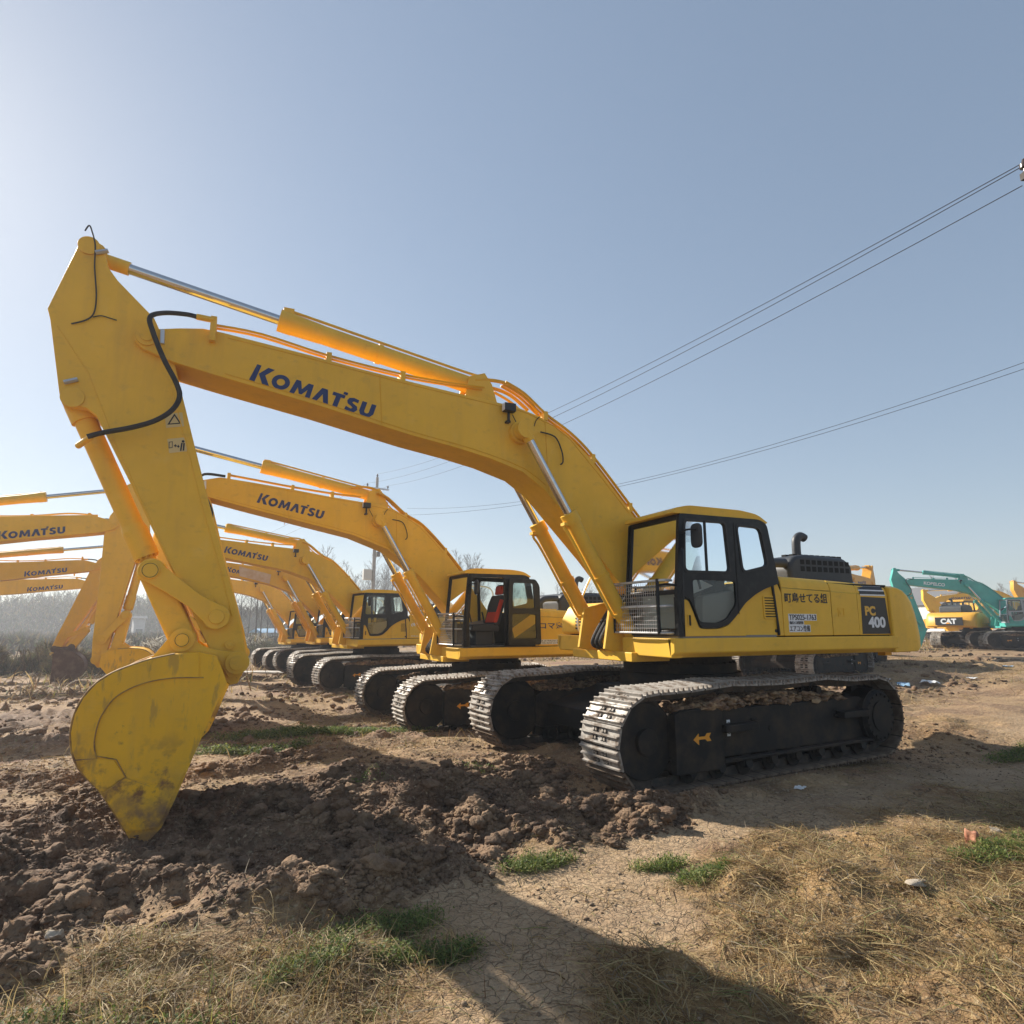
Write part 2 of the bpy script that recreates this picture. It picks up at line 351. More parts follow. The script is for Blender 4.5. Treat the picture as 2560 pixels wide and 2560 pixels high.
def track_loop(a, Rr, zc):
    """closed centre line of the shoe plates, as evenly spaced (x,z,angle)"""
    P = []
    for i in range(25): t = -math.pi/2 + math.pi*i/24; P.append((a+Rr*math.cos(t), zc+Rr*math.sin(t)))
    top = [(a*.72, zc+Rr+.012), (.85, zc+Rr+.045), (.4, zc+Rr+.03), (0, zc+Rr+.022), (-.4, zc+Rr+.03), (-.9, zc+Rr+.045), (-a*.72, zc+Rr+.0)]
    P += top
    for i in range(25): t = math.pi/2 + math.pi*i/24; P.append((-a+Rr*math.cos(t), zc+Rr*math.sin(t)))
    Q = P + [P[0]]; L = [0]
    for i in range(len(P)): L.append(L[-1]+math.dist(Q[i], Q[i+1]))
    def f(s):
        s %= L[-1]; k = max(i for i in range(len(L)-1) if L[i] <= s); t = (s-L[k])/(L[k+1]-L[k]+1e-9)
        return (Q[k][0]*(1-t)+Q[k+1][0]*t, Q[k][1]*(1-t)+Q[k+1][1]*t)
    n = round(L[-1]/.222); out = []
    for i in range(n):
        s = L[-1]*i/n; p0 = f(s-.1); p1 = f(s+.1); c = f(s)
        out.append((c[0], c[1], math.atan2(p1[1]-p0[1], p1[0]-p0[0])))
    return out
def lumpy(parent, name, m, cx, cy, cz, lx, ly, lz, n, seed, r=(.04, .11)):
    rg = random.Random(seed); b = MB()
    for i in range(n):
        x = cx+rg.uniform(-lx, lx); y = cy+rg.uniform(-ly, ly); q = rg.uniform(*r)
        z = cz+rg.uniform(0, lz)*(1-abs(x-cx)/lx*.6)
        vs = []
        for k in range(12):
            t = (1+5**.5)/2
        t = (1+5**.5)/2
        for v in [(-1, t, 0), (1, t, 0), (-1, -t, 0), (1, -t, 0), (0, -1, t), (0, 1, t), (0, -1, -t), (0, 1, -t), (t, 0, -1), (t, 0, 1), (-t, 0, -1), (-t, 0, 1)]:
            s = q*rg.uniform(.35, .75); vs.append((x+v[0]*s*1.3, y+v[1]*s, z+v[2]*s*.6))
        b.add(vs, ICO_F)
    return b.build(name, m, parent, sharp=60)
ICO_F = [(0, 11, 5), (0, 5, 1), (0, 1, 7), (0, 7, 10), (0, 10, 11), (1, 5, 9), (5, 11, 4), (11, 10, 2), (10, 7, 6), (7, 1, 8), (3, 9, 4), (3, 4, 2), (3, 2, 6), (3, 6, 8), (3, 8, 9), (4, 9, 5), (2, 4, 11), (6, 2, 10), (8, 6, 7), (9, 8, 1)]

def excavator(label, loc, yaw, s=1.0, tyaw=0., boom='L', db=0., da=0., dk=0., arm_s=1., paint='yellow', cabpaint='cab_black', bucketm='bucket', lod=0, opts=()):
    rt = empty('excavator', loc, yaw, s); tag(rt, label, 'excavator', 'excavators parked in the yard')
    Y = M[paint]; CB = M[cabpaint]; K = M['black']; bv = .012 if lod < 2 else 0
    # ---------------- undercarriage
    ct, st = math.cos(tyaw), math.sin(tyaw); TM = Matrix.Rotation(tyaw, 4, 'Z')
    def tr(b): b.v = [tuple(TM @ Vector(v)) for v in b.v]; return b
    b = MB(); b.prism([(-1.0, .45), (1.0, .45), (.95, .92), (-.95, .92)], -.75, .75)
    b.prism([(.5, .5), (1.55, .36), (1.55, .62), (.5, .9)], -1.15, 1.15); b.prism([(-.5, .5), (-1.55, .36), (-1.55, .62), (-.5, .9)], -1.15, 1.15)
    b.cyl((0, 0, .9), (0, 0, 1.12), .86, n=40); tr(b).build('carbody', K, rt, bv)
    b = MB(); b.cyl((0, 0, 1.10), (0, 0, 1.24), .80, n=40); b.cyl((0, 0, 1.24), (0, 0, 1.37), .74, n=40)
    for i in range(28): t = 2*math.pi*i/28; b.cyl((.77*math.cos(t), .77*math.sin(t), 1.24), (.77*math.cos(t), .77*math.sin(t), 1.27), .022, n=6)
    b.build('slew_ring', K, rt)
    HL = 2.6; RR = .50; ZC = .535; w = .64; G = 1.40; a = HL-.56
    loop = track_loop(a, RR, ZC)
    for sd in (1, -1):
        yc = sd*G
        f = MB(); f.prism([(1.62, .28), (1.72, .34), (1.72, .74), (1.50, .83), (.9, .80), (-1.75, .80), (-1.95, .70), (-1.95, .30), (-1.85, .26)], yc-.20, yc+.20)
        f.prism([(1.72, .17), (1.72, .80), (1.62, .84), (1.05, .84), (.98, .78), (.98, .22), (1.06, .17)], yc+sd*.18, yc+sd*.265)
        f.box(.98, -1.95, yc+sd*.19, yc+sd*.275, .225, .265)
        f.prism([(1.65, .47), (2.2, .47), (2.2, .60), (1.65, .60)], yc-.12, yc-.08); f.prism([(1.65, .47), (2.2, .47), (2.2, .60), (1.65, .60)], yc+.08, yc+.12)
        F = tr(f).build('track_frame', K, rt, bv)
        c = MB()
        c.prism([(1.0, .56), (.45, .56), (.45, .645), (1.0, .645)], yc+sd*.20, yc+sd*.33); c.cut(); c.prism([(-1.2, .56), (-1.75, .56), (-1.75, .645), (-1.2, .645)], yc+sd*.20, yc+sd*.33)
        tr(c).build('step_plate', K, F, bv)
        hb = MB()
        for bx_ in (1.02, .43, .38, -1.18, -1.77):
            for bz in (.59, .66): hb.cut(); hb.cyl((bx_, yc+sd*.20, bz), (bx_, yc+sd*.235, bz), .016, n=6)
        hb.cut(); hb.cyl((.10, yc+sd*.2, .53), (.10, yc+sd*.208, .53), .035, n=14); hb.cut(); hb.cyl((1.58, yc+sd*.262, .53), (1.58, yc+sd*.268, .53), .022, n=12)
        tr(hb).build('bolt', M['gap'], F)
        # idler, sprocket, rollers
        i_ = MB(); i_.cyl((a, yc-.14, ZC), (a, yc+.14, ZC), RR-.10, n=36); i_.cyl((a, yc-.19, ZC), (a, yc+.19, ZC), .14, n=20); i_.cyl((a, yc-.09, ZC), (a, yc+.09, ZC), RR-.05, n=36)
        tr(i_).build('idler_wheel', K, rt, bv)
        p = MB(); teeth = []
        for q in range(44): t = 2*math.pi*q/44; rr = (RR-.04) if q % 4 in (0, 1) else (RR-.13); teeth.append((-a+rr*math.cos(t), ZC+rr*math.sin(t)))
        p.prism(teeth, yc-.04, yc+.04); tr(p).build('sprocket', K, rt)
        h_ = MB(); h_.cyl((-a, yc-sd*.1, ZC), (-a, yc+sd*.26, ZC), .36, n=36); h_.cyl((-a, yc+sd*.26, ZC), (-a, yc+sd*.30, ZC), .345, .31, n=36); h_.cyl((-a, yc+sd*.30, ZC), (-a, yc+sd*.315, ZC), .2, n=24)
        for q in range(18): t = 2*math.pi*q/18; h_.cyl((-a+.29*math.cos(t), yc+sd*.29, ZC+.29*math.sin(t)), (-a+.29*math.cos(t), yc+sd*.315, ZC+.29*math.sin(t)), .016, n=6)
        tr(h_).build('final_drive', K, rt)
        for q in range(8):
            x = 1.45-q*.45; r_ = MB(); r_.cyl((x, yc-.16, .17), (x, yc+.16, .17), .095, n=18)
            for e in (-1, 1): r_.cyl((x, yc+e*.13, .17), (x, yc+e*.16, .17), .125, n=18); r_.cyl((x, yc+e*.16, .17), (x, yc+e*.235, .185), .06, n=12)
            r_.box(x-.07, x+.07, yc+sd*.16, yc+sd*.22, .15, .27)
            tr(r_).build('track_roller', K, F)
        for x in (.85, -.9):
            r_ = MB(); r_.cyl((x, yc-.12, .93), (x, yc+.12, .93), .085, n=18); r_.cyl((x, yc+.1, .93), (x, yc+.2*sd, .93), .05, n=12); r_.prism([(x+.04, .8), (x+.16, .8), (x+.10, .96), (x+.02, .99)], yc-.03, yc+.03); tr(r_).build('carrier_roller', K, F)
        if lod < 2:
            lumpy(F, 'caked_mud', M['mudcake'], .1, yc+.02, .80, 1.5, .20, .15, 1100, 3+sd, (.015, .055)).matrix_basis = TM
            lumpy(F, 'caked_mud', M['mudcake'], .95, yc+sd*.12, .83, .32, .16, .13, 420, 13+sd, (.02, .055)).matrix_basis = TM
        ch = MB()
        n_ = len(loop)
        belt = empty('track_belt', parent=rt)
        for q, (x, z, an) in enumerate(loop):
            T_ = Matrix.Translation((x, yc, z)) @ Matrix.Rotation(-an, 4, 'Y')
            # outward normal: loop runs counter-clockwise in xz, so outward is -normal
            T_ = T_ @ Matrix.Rotation(math.pi, 4, 'X')
            if lod == 0:
                o = bpy.data.objects.new('track_shoe', shoe_mesh(w, M['shoemud' if z < .22+.05*random.random() or (x < -a*.9 and z < .8) else 'shoe'])); COL.objects.link(o); o.parent = belt
                J = Matrix.Rotation(random.uniform(-.02, .02), 4, 'Y')
                o.matrix_basis = TM @ T_ @ J
            for e in (-1, 1): ch.box(-.10, .10, e*.085-.02, e*.085+.02, -.10, -.012, TM @ T_)
            ch.cyl(TM @ T_ @ Vector((.11, -.11, -.06)), TM @ T_ @ Vector((.11, .11, -.06)), .03, n=8)
        if lod > 0:
            sm = MB()
            for q, (x, z, an) in enumerate(loop):
                T_ = TM @ Matrix.Translation((x, yc, z)) @ Matrix.Rotation(-an, 4, 'Y') @ Matrix.Rotation(math.pi, 4, 'X')
                lowz = 2 if z < .22 else 0; sm.mi = lowz
                sm.box(-.108, .104, -w/2, w/2, -.012, .012, T_)
                for gx in (-.085, -.002, .078): sm.box(gx-.012, gx+.012, -w/2, w/2, .01, .044, T_)
                sm.mi = 1
                for yy in (-.08, .08): sm.box(-.065, .058, yy-.045, yy+.045, .008, .016, T_)
                sm.mi = 0
            sm.build('track_shoes', [M['shoe'], M['gap'], M['shoemud']], belt, smooth=False)
        ch.build('track_chain', M['chain'], belt, smooth=False)
        # direction arrow and number plate on the outer face
        if lod < 2:
            yo = sd*(abs(yc)+.268)
            ar = MB(); ar.prism([(1.46, .52), (1.38, .58), (1.38, .545), (1.28, .545), (1.25, .575), (1.19, .575), (1.22, .535), (1.19, .49), (1.25, .49), (1.28, .515), (1.38, .515), (1.38, .46)], yo-.003, yo+.003); tr(ar).build('arrow_decal', M['dorange'], F, smooth=False)
            for px in (.83, -1.86):
                pl = MB(); y2 = sd*(abs(yc)+.203) 
                pl.box(px-.025, px+.025, y2-.004, y2+.004, .50, .68); pp = tr(pl).build('marker_plate', M['dwhite'], F)
                g_ = MB()
                for zz in (.54, .64): g_.cut(); g_.prism([circ(px, zz, .019, 12), circ(px, zz, .011, 12)], y2-.008, y2+.008)
                tr(g_).build('marker_figure', M['dblack'], F, smooth=False)
    # ---------------- upper deck
    b = MB()
    b.box(-2.75, 1.15, -1.40, 1.40, 1.385, 1.60)
    b.prism([(-1.5, 1.37), (1.2, 1.37), (1.5, 1.45), (1.4, 2.0), (.6, 2.2), (-.4, 2.35), (-1.4, 2.3)], .30, .36); b.prism([(-1.5, 1.37), (1.2, 1.37), (1.5, 1.45), (1.4, 2.0), (.6, 2.2), (-.4, 2.35), (-1.4, 2.3)], -.36, -.30)
    b.prism([(.9, 1.30), (1.25, 1.30), (1.22, 1.5), (1.1, 1.62), (.9, 1.6)], .36, .62); b.prism([(.9, 1.30), (1.25, 1.30), (1.22, 1.5), (1.1, 1.62), (.9, 1.6)], -.62, -.36)
    b.prism([(.75, 1.30), (1.35, 1.30), (1.35, 1.42), (.75, 1.42)], -.75, .75)
    b.build('revolving_frame', Y, rt, bv)
    def skirt(y0, y1, x0, x1):
        q = MB(); q.prism([(x0, 1.375), (x1-.10, 1.375), (x1, 1.43), (x1, 1.612), (x0, 1.612)], y0, y1); return q
    sk = MB(); sk.prism([(1.40, 1.375), (1.50, 1.44), (1.50, 1.612), (1.36, 1.612)], -2.75, 1.27, 'yz'); sk.prism([(-1.40, 1.375), (-1.50, 1.44), (-1.50, 1.612), (-1.36, 1.612)], -2.75, 1.2, 'yz')
    sk.box(1.10, 1.27, .42, 1.44, 1.378, 1.608); sk.box(1.0, 1.2, -1.44, -.5, 1.378, 1.608); sk.build('side_skirt', Y, rt, .018, 3)
    # core of the housing, dark, seen only in the gaps
    b = MB(); b.box(-2.70, -.50, -1.42, 1.42, 1.60, 2.34); b.box(-.5, .1, .46, 1.42, 1.60, 1.66); b.box(1.0, -.9, -1.42, -.42, 1.60, 1.62); b.build('engine_bay', M['gap'], rt)
    def shell(x0, x1, name, zt0, zt1, extra=None):
        """side panel with rounded shoulder running over the roof"""
        q = MB()
        for sd in (1, -1):
            pr = [(sd*1.455, 1.625), (sd*1.455, 2.20)]
            for i in range(7): t = R(90*i/6); pr.append((sd*(1.355+.10*math.cos(t)), 2.20+.16*math.sin(t)))
            inner = [(sd*1.355, 2.335), (sd*1.43, 2.20), (sd*1.43, 1.625)]
            pts = pr + inner
            v = []; n = len(pts)
            for x, dz in ((x0, zt0), (x1, zt1)):
                v += [(x, p[0], p[1]+(dz if p[1] > 2.1 else 0)) for p in pts]
            fs = [(i, (i+1) % n, (i+1) % n+n, i+n) for i in range(n)] + [tuple(range(n-1, -1, -1)), tuple(range(n, 2*n))]
            if (sd > 0) != (x1 < x0): fs = [tuple(reversed(f)) for f in fs]
            q.add(v, fs)
        q.box(min(x0, x1), max(x0, x1), -1.355, 1.355, 2.33+min(zt0, zt1), 2.355+min(zt0, zt1))
        return q.build(name, Y, rt, bv)
    P2 = shell(-.56, -1.475, 'engine_cover', .05, .02); P3 = shell(-1.485, -2.01, 'engine_cover', .02, .0)
    P4 = shell(-2.012, -2.66, 'engine_cover', 0, -.02)
    # quarter panel behind the door with louvres (left), boxes on the right
    q = MB(); edge = [(.115, 1.625), (.115, 2.055), (-.05, 2.15), (-.22, 2.225), (-.46, 2.295), (-.49, 2.31), (-.555, 2.18), (-.552, 1.625)]
    q.prism(edge, 1.43, 1.457); Q1 = q.build('quarter_panel', Y, rt, bv)
    q = MB(); q.prism(rnd(rect(-.44, -.21, 1.84, 2.14), .03), 1.455, 1.468); Q2 = q.build('louvre_frame', Y, Q1, .006)
    q = MB()
    for i in range(8): z = 1.865+i*.034; q.prism([(-.415, z), (-.235, z), (-.235, z+.014), (-.415, z+.014)], 1.464, 1.4705)
    q.build('louvre_slots', M['gap'], Q2, smooth=False)
    q = MB(); q.cyl((-.41, 1.455, 1.69), (-.41, 1.463, 1.69), .022, n=14); q.build('lock_knob', M['dblack'], Q1)
    q = MB(); q.prism([rnd(rect(-1.72, -1.60, 1.88, 2.0), .01), rnd(rect(-1.71, -1.61, 1.89, 1.99), .01)], 1.454, 1.462); q.prism(circ(-1.66, 1.94, .03, 14), 1.454, 1.460); q.build('latch', Y, P3, .003)
    for (x0, x1) in ((.35, -.88), (-.89, -1.45)):
        pass
    # right hand boxes
    if 'noright' not in opts:
        q = MB(); q.prism([(1.15, 1.625), (1.15, 1.85), (1.02, 2.06), (.80, 2.10), (.2, 2.12), (.2, 1.625)], -1.45, -.58); TB = q.build('tool_box', Y, rt, .05, 3)
        q = MB()
        for i in range(4): q.box(1.145, 1.162, -.98, -.72, 1.70+i*.05, 1.725+i*.05)
        q.build('vent_slots', M['gap'], TB)
        q = MB(); q.prism([(.19, 1.625), (.19, 2.30), (-.9, 2.36), (-1.46, 2.36), (-1.46, 1.625)], -1.45, -.45); q.build('fuel_tank', Y, rt, .03, 2)
        q = MB(); q.box(-.55, .35, -.44, .42, 1.62, 1.66); q.box(-1.48, -.56, -.44, .44, 2.33, 2.352); q.build('deck_plate', Y, rt)
        q = MB(); q.tube([(1.05, -.52, 1.62), (1.35, -.52, 1.66), (1.38, -.52, 1.9), (1.30, -.55, 2.15), (1.02, -.62, 2.55), (.72, -.66, 2.55), (.70, -.66, 2.1)], .018, 8, 5)
        q.cut(); q.tube([(.15, -1.42, 2.3), (.15, -1.42, 2.95), (-.75, -1.42, 3.0), (-.8, -1.42, 2.35)], .016, 8, 5); q.cut(); q.tube([(-.25, -1.42, 2.3), (-.25, -1.42, 2.97)], .014, 6, 1); q.build('handrail', M['tube'], rt)
    # counterweight
    cw = []
    for i in range(13):
        t = R(90*i/12); cw.append((-2.672-.56*math.sin(t)**.9 if i else -2.672, 2.34-.0*i))
    prof = [(-2.672, 1.375), (-2.672, 2.335), (-2.90, 2.33), (-3.03, 2.295), (-3.14, 2.22), (-3.22, 2.10), (-3.28, 1.95), (-3.32, 1.80), (-3.35, 1.60), (-3.345, 1.46), (-3.27, 1.385)]
    n = len(prof); vs = []; fs = []; ys = [1.49, 1.46, 1.36, 1.15, .8, .4, 0, -.4, -.8, -1.15, -1.36, -1.46, -1.49]
    bul = [-.16, -.05, .06, .14, .20, .23, .24, .23, .20, .14, .06, -.05, -.16]
    for y, bb in zip(ys, bul):
        for (x, z) in prof:
            k_ = (-2.672-x)/.63; vs.append((x-bb*k_ if k_ > 0 else x, y, z - (0.03*(abs(y) > 1.45) if z > 2.2 else 0)))
    m_ = len(ys)
    for i in range(m_-1):
        for j in range(n): fs.append((i*n+j, i*n+(j+1) % n, (i+1)*n+(j+1) % n, (i+1)*n+j))
    fs += [tuple(reversed(range(n))), tuple(range((m_-1)*n, m_*n))]
    q = MB(); q.add(vs, fs); cwt = q.build('counterweight', Y, rt, .02, 2, sharp=30)
    q = MB(); q.box(-3.14, -3.0, .98, 1.10, 1.31, 1.38); q.cut(); q.box(-3.14, -3.0, -1.10, -.98, 1.31, 1.38); q.build('tow_lug', Y, cwt)
    # hood + exhaust
    q = MB(); hp = rnd([(-1.50, 2.36), (-1.48, 2.62), (-1.60, 2.79), (-1.85, 2.82), (-2.7, 2.80), (-2.86, 2.70), (-2.90, 2.33)], [0, .08, .1, .05, .08, .06, 0])
    q.prism(hp, -.55, .80); 
    H = q.build('engine_hood', M['hood'], rt, .07, 4)
    q = MB()
    for i in range(9):
        x = -1.76-i*.122
        q.box(x-.042, x+.042, .795, .803, 2.56, 2.635); q.box(x-.042, x+.042, .795, .803, 2.665, 2.735)
        q.box(x-.042, x+.042, .60, .68, 2.795, 2.832); q.box(x-.042, x+.042, .46, .54, 2.805, 2.835)
    q.build('hood_grille', M['gap'], H)
    q = MB(); q.tube([(-1.0, .7, 2.55), (-1.15, .7, 2.66), (-1.5, .7, 2.68)], .07, 12, 5); q.cyl((-1.05, .7, 2.36), (-1.05, .7, 2.58), .05, n=12); q.build('air_pipe', M['hood'], rt)
    q = MB(); q.box(-1.35, -.95, .55, .9, 2.375, 2.43); q.build('bracket', Y, rt, .008)
    q = MB(); q.tube([(-2.30, .25, 2.78), (-2.30, .25, 3.02), (-2.32, .25, 3.14), (-2.40, .25, 3.20), (-2.50, .25, 3.17)], .068, 16, 5); q.build('exhaust_pipe', M['hood'], H)
    # ---------------- decals on the body
    if 'panel400' in opts:
        def blk(pts, y=1.4575): qq = MB(); qq.prism(pts, y-.002, y+.001); return qq
        q = MB(); q.prism([(-2.06, 1.64), (-2.09, 2.16), (-2.61, 2.15), (-2.65, 1.64)], 1.4545, 1.4575); dp = q.build('model_panel', M['dblack'], P4)
        # stripes over the rounded shoulder
        q = MB(); q2 = MB()
        def arc(t): t = R(t); return (1.355+.1025*math.cos(t), 2.20+.1625*math.sin(t)-.012)
        def band(q, t0, t1, xa, xb):
            vs = []
            for t in (t0, (t0+t1)/2, t1):
                yy, zz = arc(t); vs += [(xa, yy, zz), (xb, yy, zz)]
            q.add(vs, [(0, 1, 3, 2), (2, 3, 5, 4)])
        band(q, 3, 20, -2.07, -2.605); band(q, 27, 50, -2.055, -2.59)
        q.v = [(x, y+.0015, z) for x, y, z in q.v]; q.build('model_stripes', M['dblack'], P4)
        band(q2, 20, 27, -2.06, -2.60); band(q2, 50, 56, -2.05, -2.58); band(q2, -4, 3, -2.08, -2.61); q2.v = [(x, y+.0015, z) for x, y, z in q2.v]; q2.build('model_pinstripes', M['dwhite'], P4)
        lettering('PC', (-2.15, 1.895), .135, .22, 1.459, P4, M['dyellow'], bold=.045)
        lettering('400', (-2.20, 1.725), .155, .36, 1.459, P4, M['dwhite'], bold=.040)
        lettering('町島せてる組', (-.605, 2.055), .135, .80, 1.457, P2, M['dblack'], bold=.02)
        for (t_, p_, h_, l_) in (('TPS025-1763', (-.66, 1.83), .072, .50), ('輸出カス対策型車', (-.665, 1.775), .040, .25), ('エアコン装備', (-.66, 1.68), .08, .37)):
            qb = MB(); qb.prism(rnd(rect(p_[0]+.012, p_[0]-l_-.012, p_[1]-.008, p_[1]+h_+.008), .008), 1.4545, 1.4565); qb.build('sticker_backing', M['dwhite'], P2, smooth=False)
            lettering(t_, p_, h_, l_, 1.458, P2, M['dblack'], bold=.01)
    if 'sangyo' in opts:
        lettering('コマ産業', (-.60, 1.98), .15, .80, 1.457, P2, M['navy'], bold=.02)
        qb = MB(); qb.prism(rect(-.62, -1.18, 1.66, 1.76), 1.4545, 1.4565); qb.build('sticker_backing', M['dwhite'], P2, smooth=False)
        lettering('K.AT9ASN12-1', (-.64, 1.715), .035, .45, 1.458, P2, M['dblack']); lettering('TEL.0250-22-4042', (-.64, 1.672), .03, .5, 1.458, P2, M['dblack'])
    if 'kabu' in opts:
        lettering('(株) 日本', (-.62, 2.02), .13, .80, 1.457, P2, M['dwhite'], bold=.02)
        lettering('〇七九二-二八', (-.62, 1.68), .05, .6, 1.457, P2, M['dwhite'])
    if 'cat' in opts:
        # logo plate on the back of the counterweight: x about -3.49
        q = MB(); q.box(-3.64, -3.60, -.85, .75, 1.52, 2.02); cp = q.build('logo_plate', M['dblack'], cwt)
        t_ = lettering('CAT', (0, 0), .34, .92, 0, cwt, M['dwhite'], bold=.05)
        t_.matrix_basis = Matrix.Translation((-3.645, .42, 1.60)) @ Matrix.Rotation(R(90), 4, 'Z')
        q = MB(); q.prism([(.14, 1.602), (-.14, 1.602), (0, 1.72)], -3.657, -3.652, 'yz'); q.build('logo_triangle', M['dorange'], cwt, smooth=False)
    # ---------------- cab
    cabp = empty('cab', parent=rt)
    zt = 3.13
    outer = rnd([(1.20, 1.625), (1.21, 2.1), (1.12, 3.12), (-.20, 3.13), (-.33, 3.08), (-.475, 2.31), (-.46, 2.295), (-.22, 2.225), (-.05, 2.15), (.13, 2.04), (.30, 1.87), (.42, 1.775), (.56, 1.735), (.75, 1.73), (.86, 1.735), (.95, 1.95), (1.02, 2.08), (1.10, 2.10), (1.11, 1.63)], [.02, .05, .06, .05, .08, .04, 0, .05, .05, .05, .05, .05, .05, .02, .04, .03, .05, .02, 0])
    w1 = rnd([(.36, 2.43), (1.06, 2.42), (1.03, 3.03), (.40, 3.04)], .06); w2 = rnd([(-.29, 2.53), (.13, 2.44), (.19, 3.02), (-.20, 3.01)], .07)
    w3 = rnd([(.88, 1.80), (.95, 2.0), (.96, 2.31), (.28, 2.31), (.28, 2.02), (.45, 1.84), (.60, 1.79)], .05)
    door_open = 'dooropen' in opts
    q = MB()
    if door_open:
        dh = rnd([(1.06, 1.64), (1.08, 2.1), (1.02, 3.04), (.30, 3.06), (.26, 1.64)], .05)
        oo = rnd([(1.20, 1.625), (1.21, 2.1), (1.12, 3.12), (-.20, 3.13), (-.33, 3.08), (-.475, 2.31), (-.46, 1.625)], [.02, .05, .06, .05, .08, .04, 0])
        q.prism([oo, dh, w2], 1.47, 1.50)
    else: q.prism([outer, w1, w2, w3], 1.47, 1.505)
    wl = q.build('left_wall', CB, cabp, .006)
    q = MB(); q.prism([rnd([(1.20, 1.625), (1.21, 2.1), (1.12, 3.12), (-.20, 3.13), (-.33, 3.08), (-.475, 2.31), (-.46, 1.625)], .04), rnd([(.42, 2.1), (1.10, 2.1), (1.04, 3.02), (.46, 3.03)], .05), rnd([(-.36, 2.40), (.36, 2.15), (.39, 3.04), (-.25, 3.03)], .05)], .44, .465); wr = q.build('right_wall', CB, cabp, .004)
    # yellow lower door part, handle recess
    if not door_open:
        q = MB(); q.prism(rnd([(1.09, 1.632), (1.085, 2.075), (1.02, 2.06), (.96, 1.94), (.87, 1.725), (.75, 1.718), (.56, 1.722), (.41, 1.762), (.29, 1.86), (.125, 2.03), (.125, 1.632)], [0, .03, .03, .04, .04, .03, .04, .04, .04, 0, 0]), 1.44, 1.48); dy = q.build('door_lower_panel', Y, cabp, .006)
        q = MB(); q.prism([rnd(rect(.985, 1.045, 1.74, 1.90), .03, 6), rnd(rect(.998, 1.032, 1.755, 1.885), .017, 6)], 1.478, 1.49); q.build('handle_rim', Y, dy); q = MB(); q.prism(rnd(rect(.998, 1.032, 1.755, 1.885), .017, 6), 1.478, 1.483); q.build('door_handle', M['gap'], dy)
        q = MB(); q.prism([rnd([(.335, 2.40), (1.09, 2.39), (1.06, 3.06), (.375, 3.07)], .07), w1], 1.503, 1.513); q.prism([rnd([(-.32, 2.50), (.16, 2.41), (.22, 3.05), (-.22, 3.04)], .08), w2], 1.503, 1.513); q.build('window_seal', M['rubber'], wl)
        q = MB(); q.box(.70, .725, 1.475, 1.50, 2.42, 3.04); q.build('window_bar', CB, wl)
        q = MB(); q.prism([(1.115, 1.64), (1.125, 1.64), (1.125, 2.1), (1.115, 2.1)], 1.47, 1.512); q.prism([(.245, 1.9), (.255, 1.9), (.255, 3.06), (.245, 3.06)], 1.502, 1.508); q.build('door_seam', M['gap'], wl)
        q = MB(); q.pane(w1, 1.487); q.cut(); q.pane(w3, 1.487); q.build('door_glass', M['glass'], wl, smooth=False)
    q = MB(); q.pane(w2, 1.487); q.build('side_glass', M['glass'], wl, smooth=False)
    q = MB(); q.pane(rnd([(.42, 2.1), (1.10, 2.1), (1.04, 3.02), (.46, 3.03)], .05), .453); q.cut(); q.pane(rnd([(-.36, 2.40), (.36, 2.15), (.39, 3.04), (-.25, 3.03)], .05), .453); q.build('side_glass', M['glass'], wr, smooth=False)
    if door_open:
        q = MB(); dl = rnd([(.24, 1.66), (.22, 3.04), (-.42, 3.04), (-.52, 2.9), (-.55, 1.66)], .06)
        q.prism([dl, rnd([(.14, 2.42), (.12, 2.95), (-.36, 2.95), (-.40, 2.42)], .05), rnd([(.14, 1.78), (.14, 2.30), (-.42, 2.30), (-.44, 1.78)], .05)], 1.56, 1.60); dr = q.build('open_door', CB, cabp, .006)
        q = MB(); q.pane(rnd([(.14, 2.42), (.12, 2.95), (-.36, 2.95), (-.40, 2.42)], .05), 1.58); q.cut(); q.pane(rnd([(.14, 1.78), (.14, 2.30), (-.42, 2.30), (-.44, 1.78)], .05), 1.58); q.build('door_glass', M['glass_d'], dr, smooth=False)
        q = MB(); q.prism([(.08, 1.80), (.14, 2.0), (-.30, 2.28), (-.42, 2.28), (-.42, 2.1)], 1.573, 1.577); q.build('reflective_strip', M['dyellow'], dr, smooth=False)
    # front wall as tilted frame (front plane leans back towards the top)
    q = MB()
    def fx(z): return 1.195 if z < 2.1 else 1.195-(z-2.1)*.088
    def fbar(y0, y1, z0, z1, t=.05):
        v = [(fx(z)-e, y, z) for z in (z0, z1) for y in (y0, y1) for e in (0, t)]
        return q.add(v, [(0, 1, 3, 2), (4, 6, 7, 5), (0, 2, 6, 4), (1, 5, 7, 3), (0, 4, 5, 1), (2, 3, 7, 6)])
    fbar(1.42, 1.50, 1.63, 2.1, .08); fbar(.44, .52, 1.63, 2.1, .08); fbar(1.43, 1.50, 2.1, 3.12, .07); fbar(.44, .51, 2.1, 3.12, .07)
    fbar(.51, 1.43, 3.05, 3.12); fbar(.51, 1.43, 2.13, 2.19); fbar(.51, 1.43, 1.63, 1.70)
    fw_ = q.build('front_frame', CB, cabp, .01)
    q = MB(); q.add([(fx(1.7)-.02, .5, 1.7), (fx(1.7)-.02, 1.44, 1.7), (fx(2.1)-.02, 1.44, 2.14), (fx(2.1)-.02, .5, 2.14)], [(0, 1, 2, 3)]); q.add([(fx(2.19)-.02, .5, 2.19), (fx(2.19)-.02, 1.44, 2.19), (fx(3.05)-.02, 1.44, 3.05), (fx(3.05)-.02, .5, 3.05)], [(0, 1, 2, 3)]); q.build('windshield', M['glass'], fw_, smooth=False)
    q = MB(); q.prism([rnd(rect(.46, 1.48, 1.63, 3.12), .03), rnd(rect(.54, 1.42, 2.30, 3.02), .05)], -.46, -.43, 'yz')
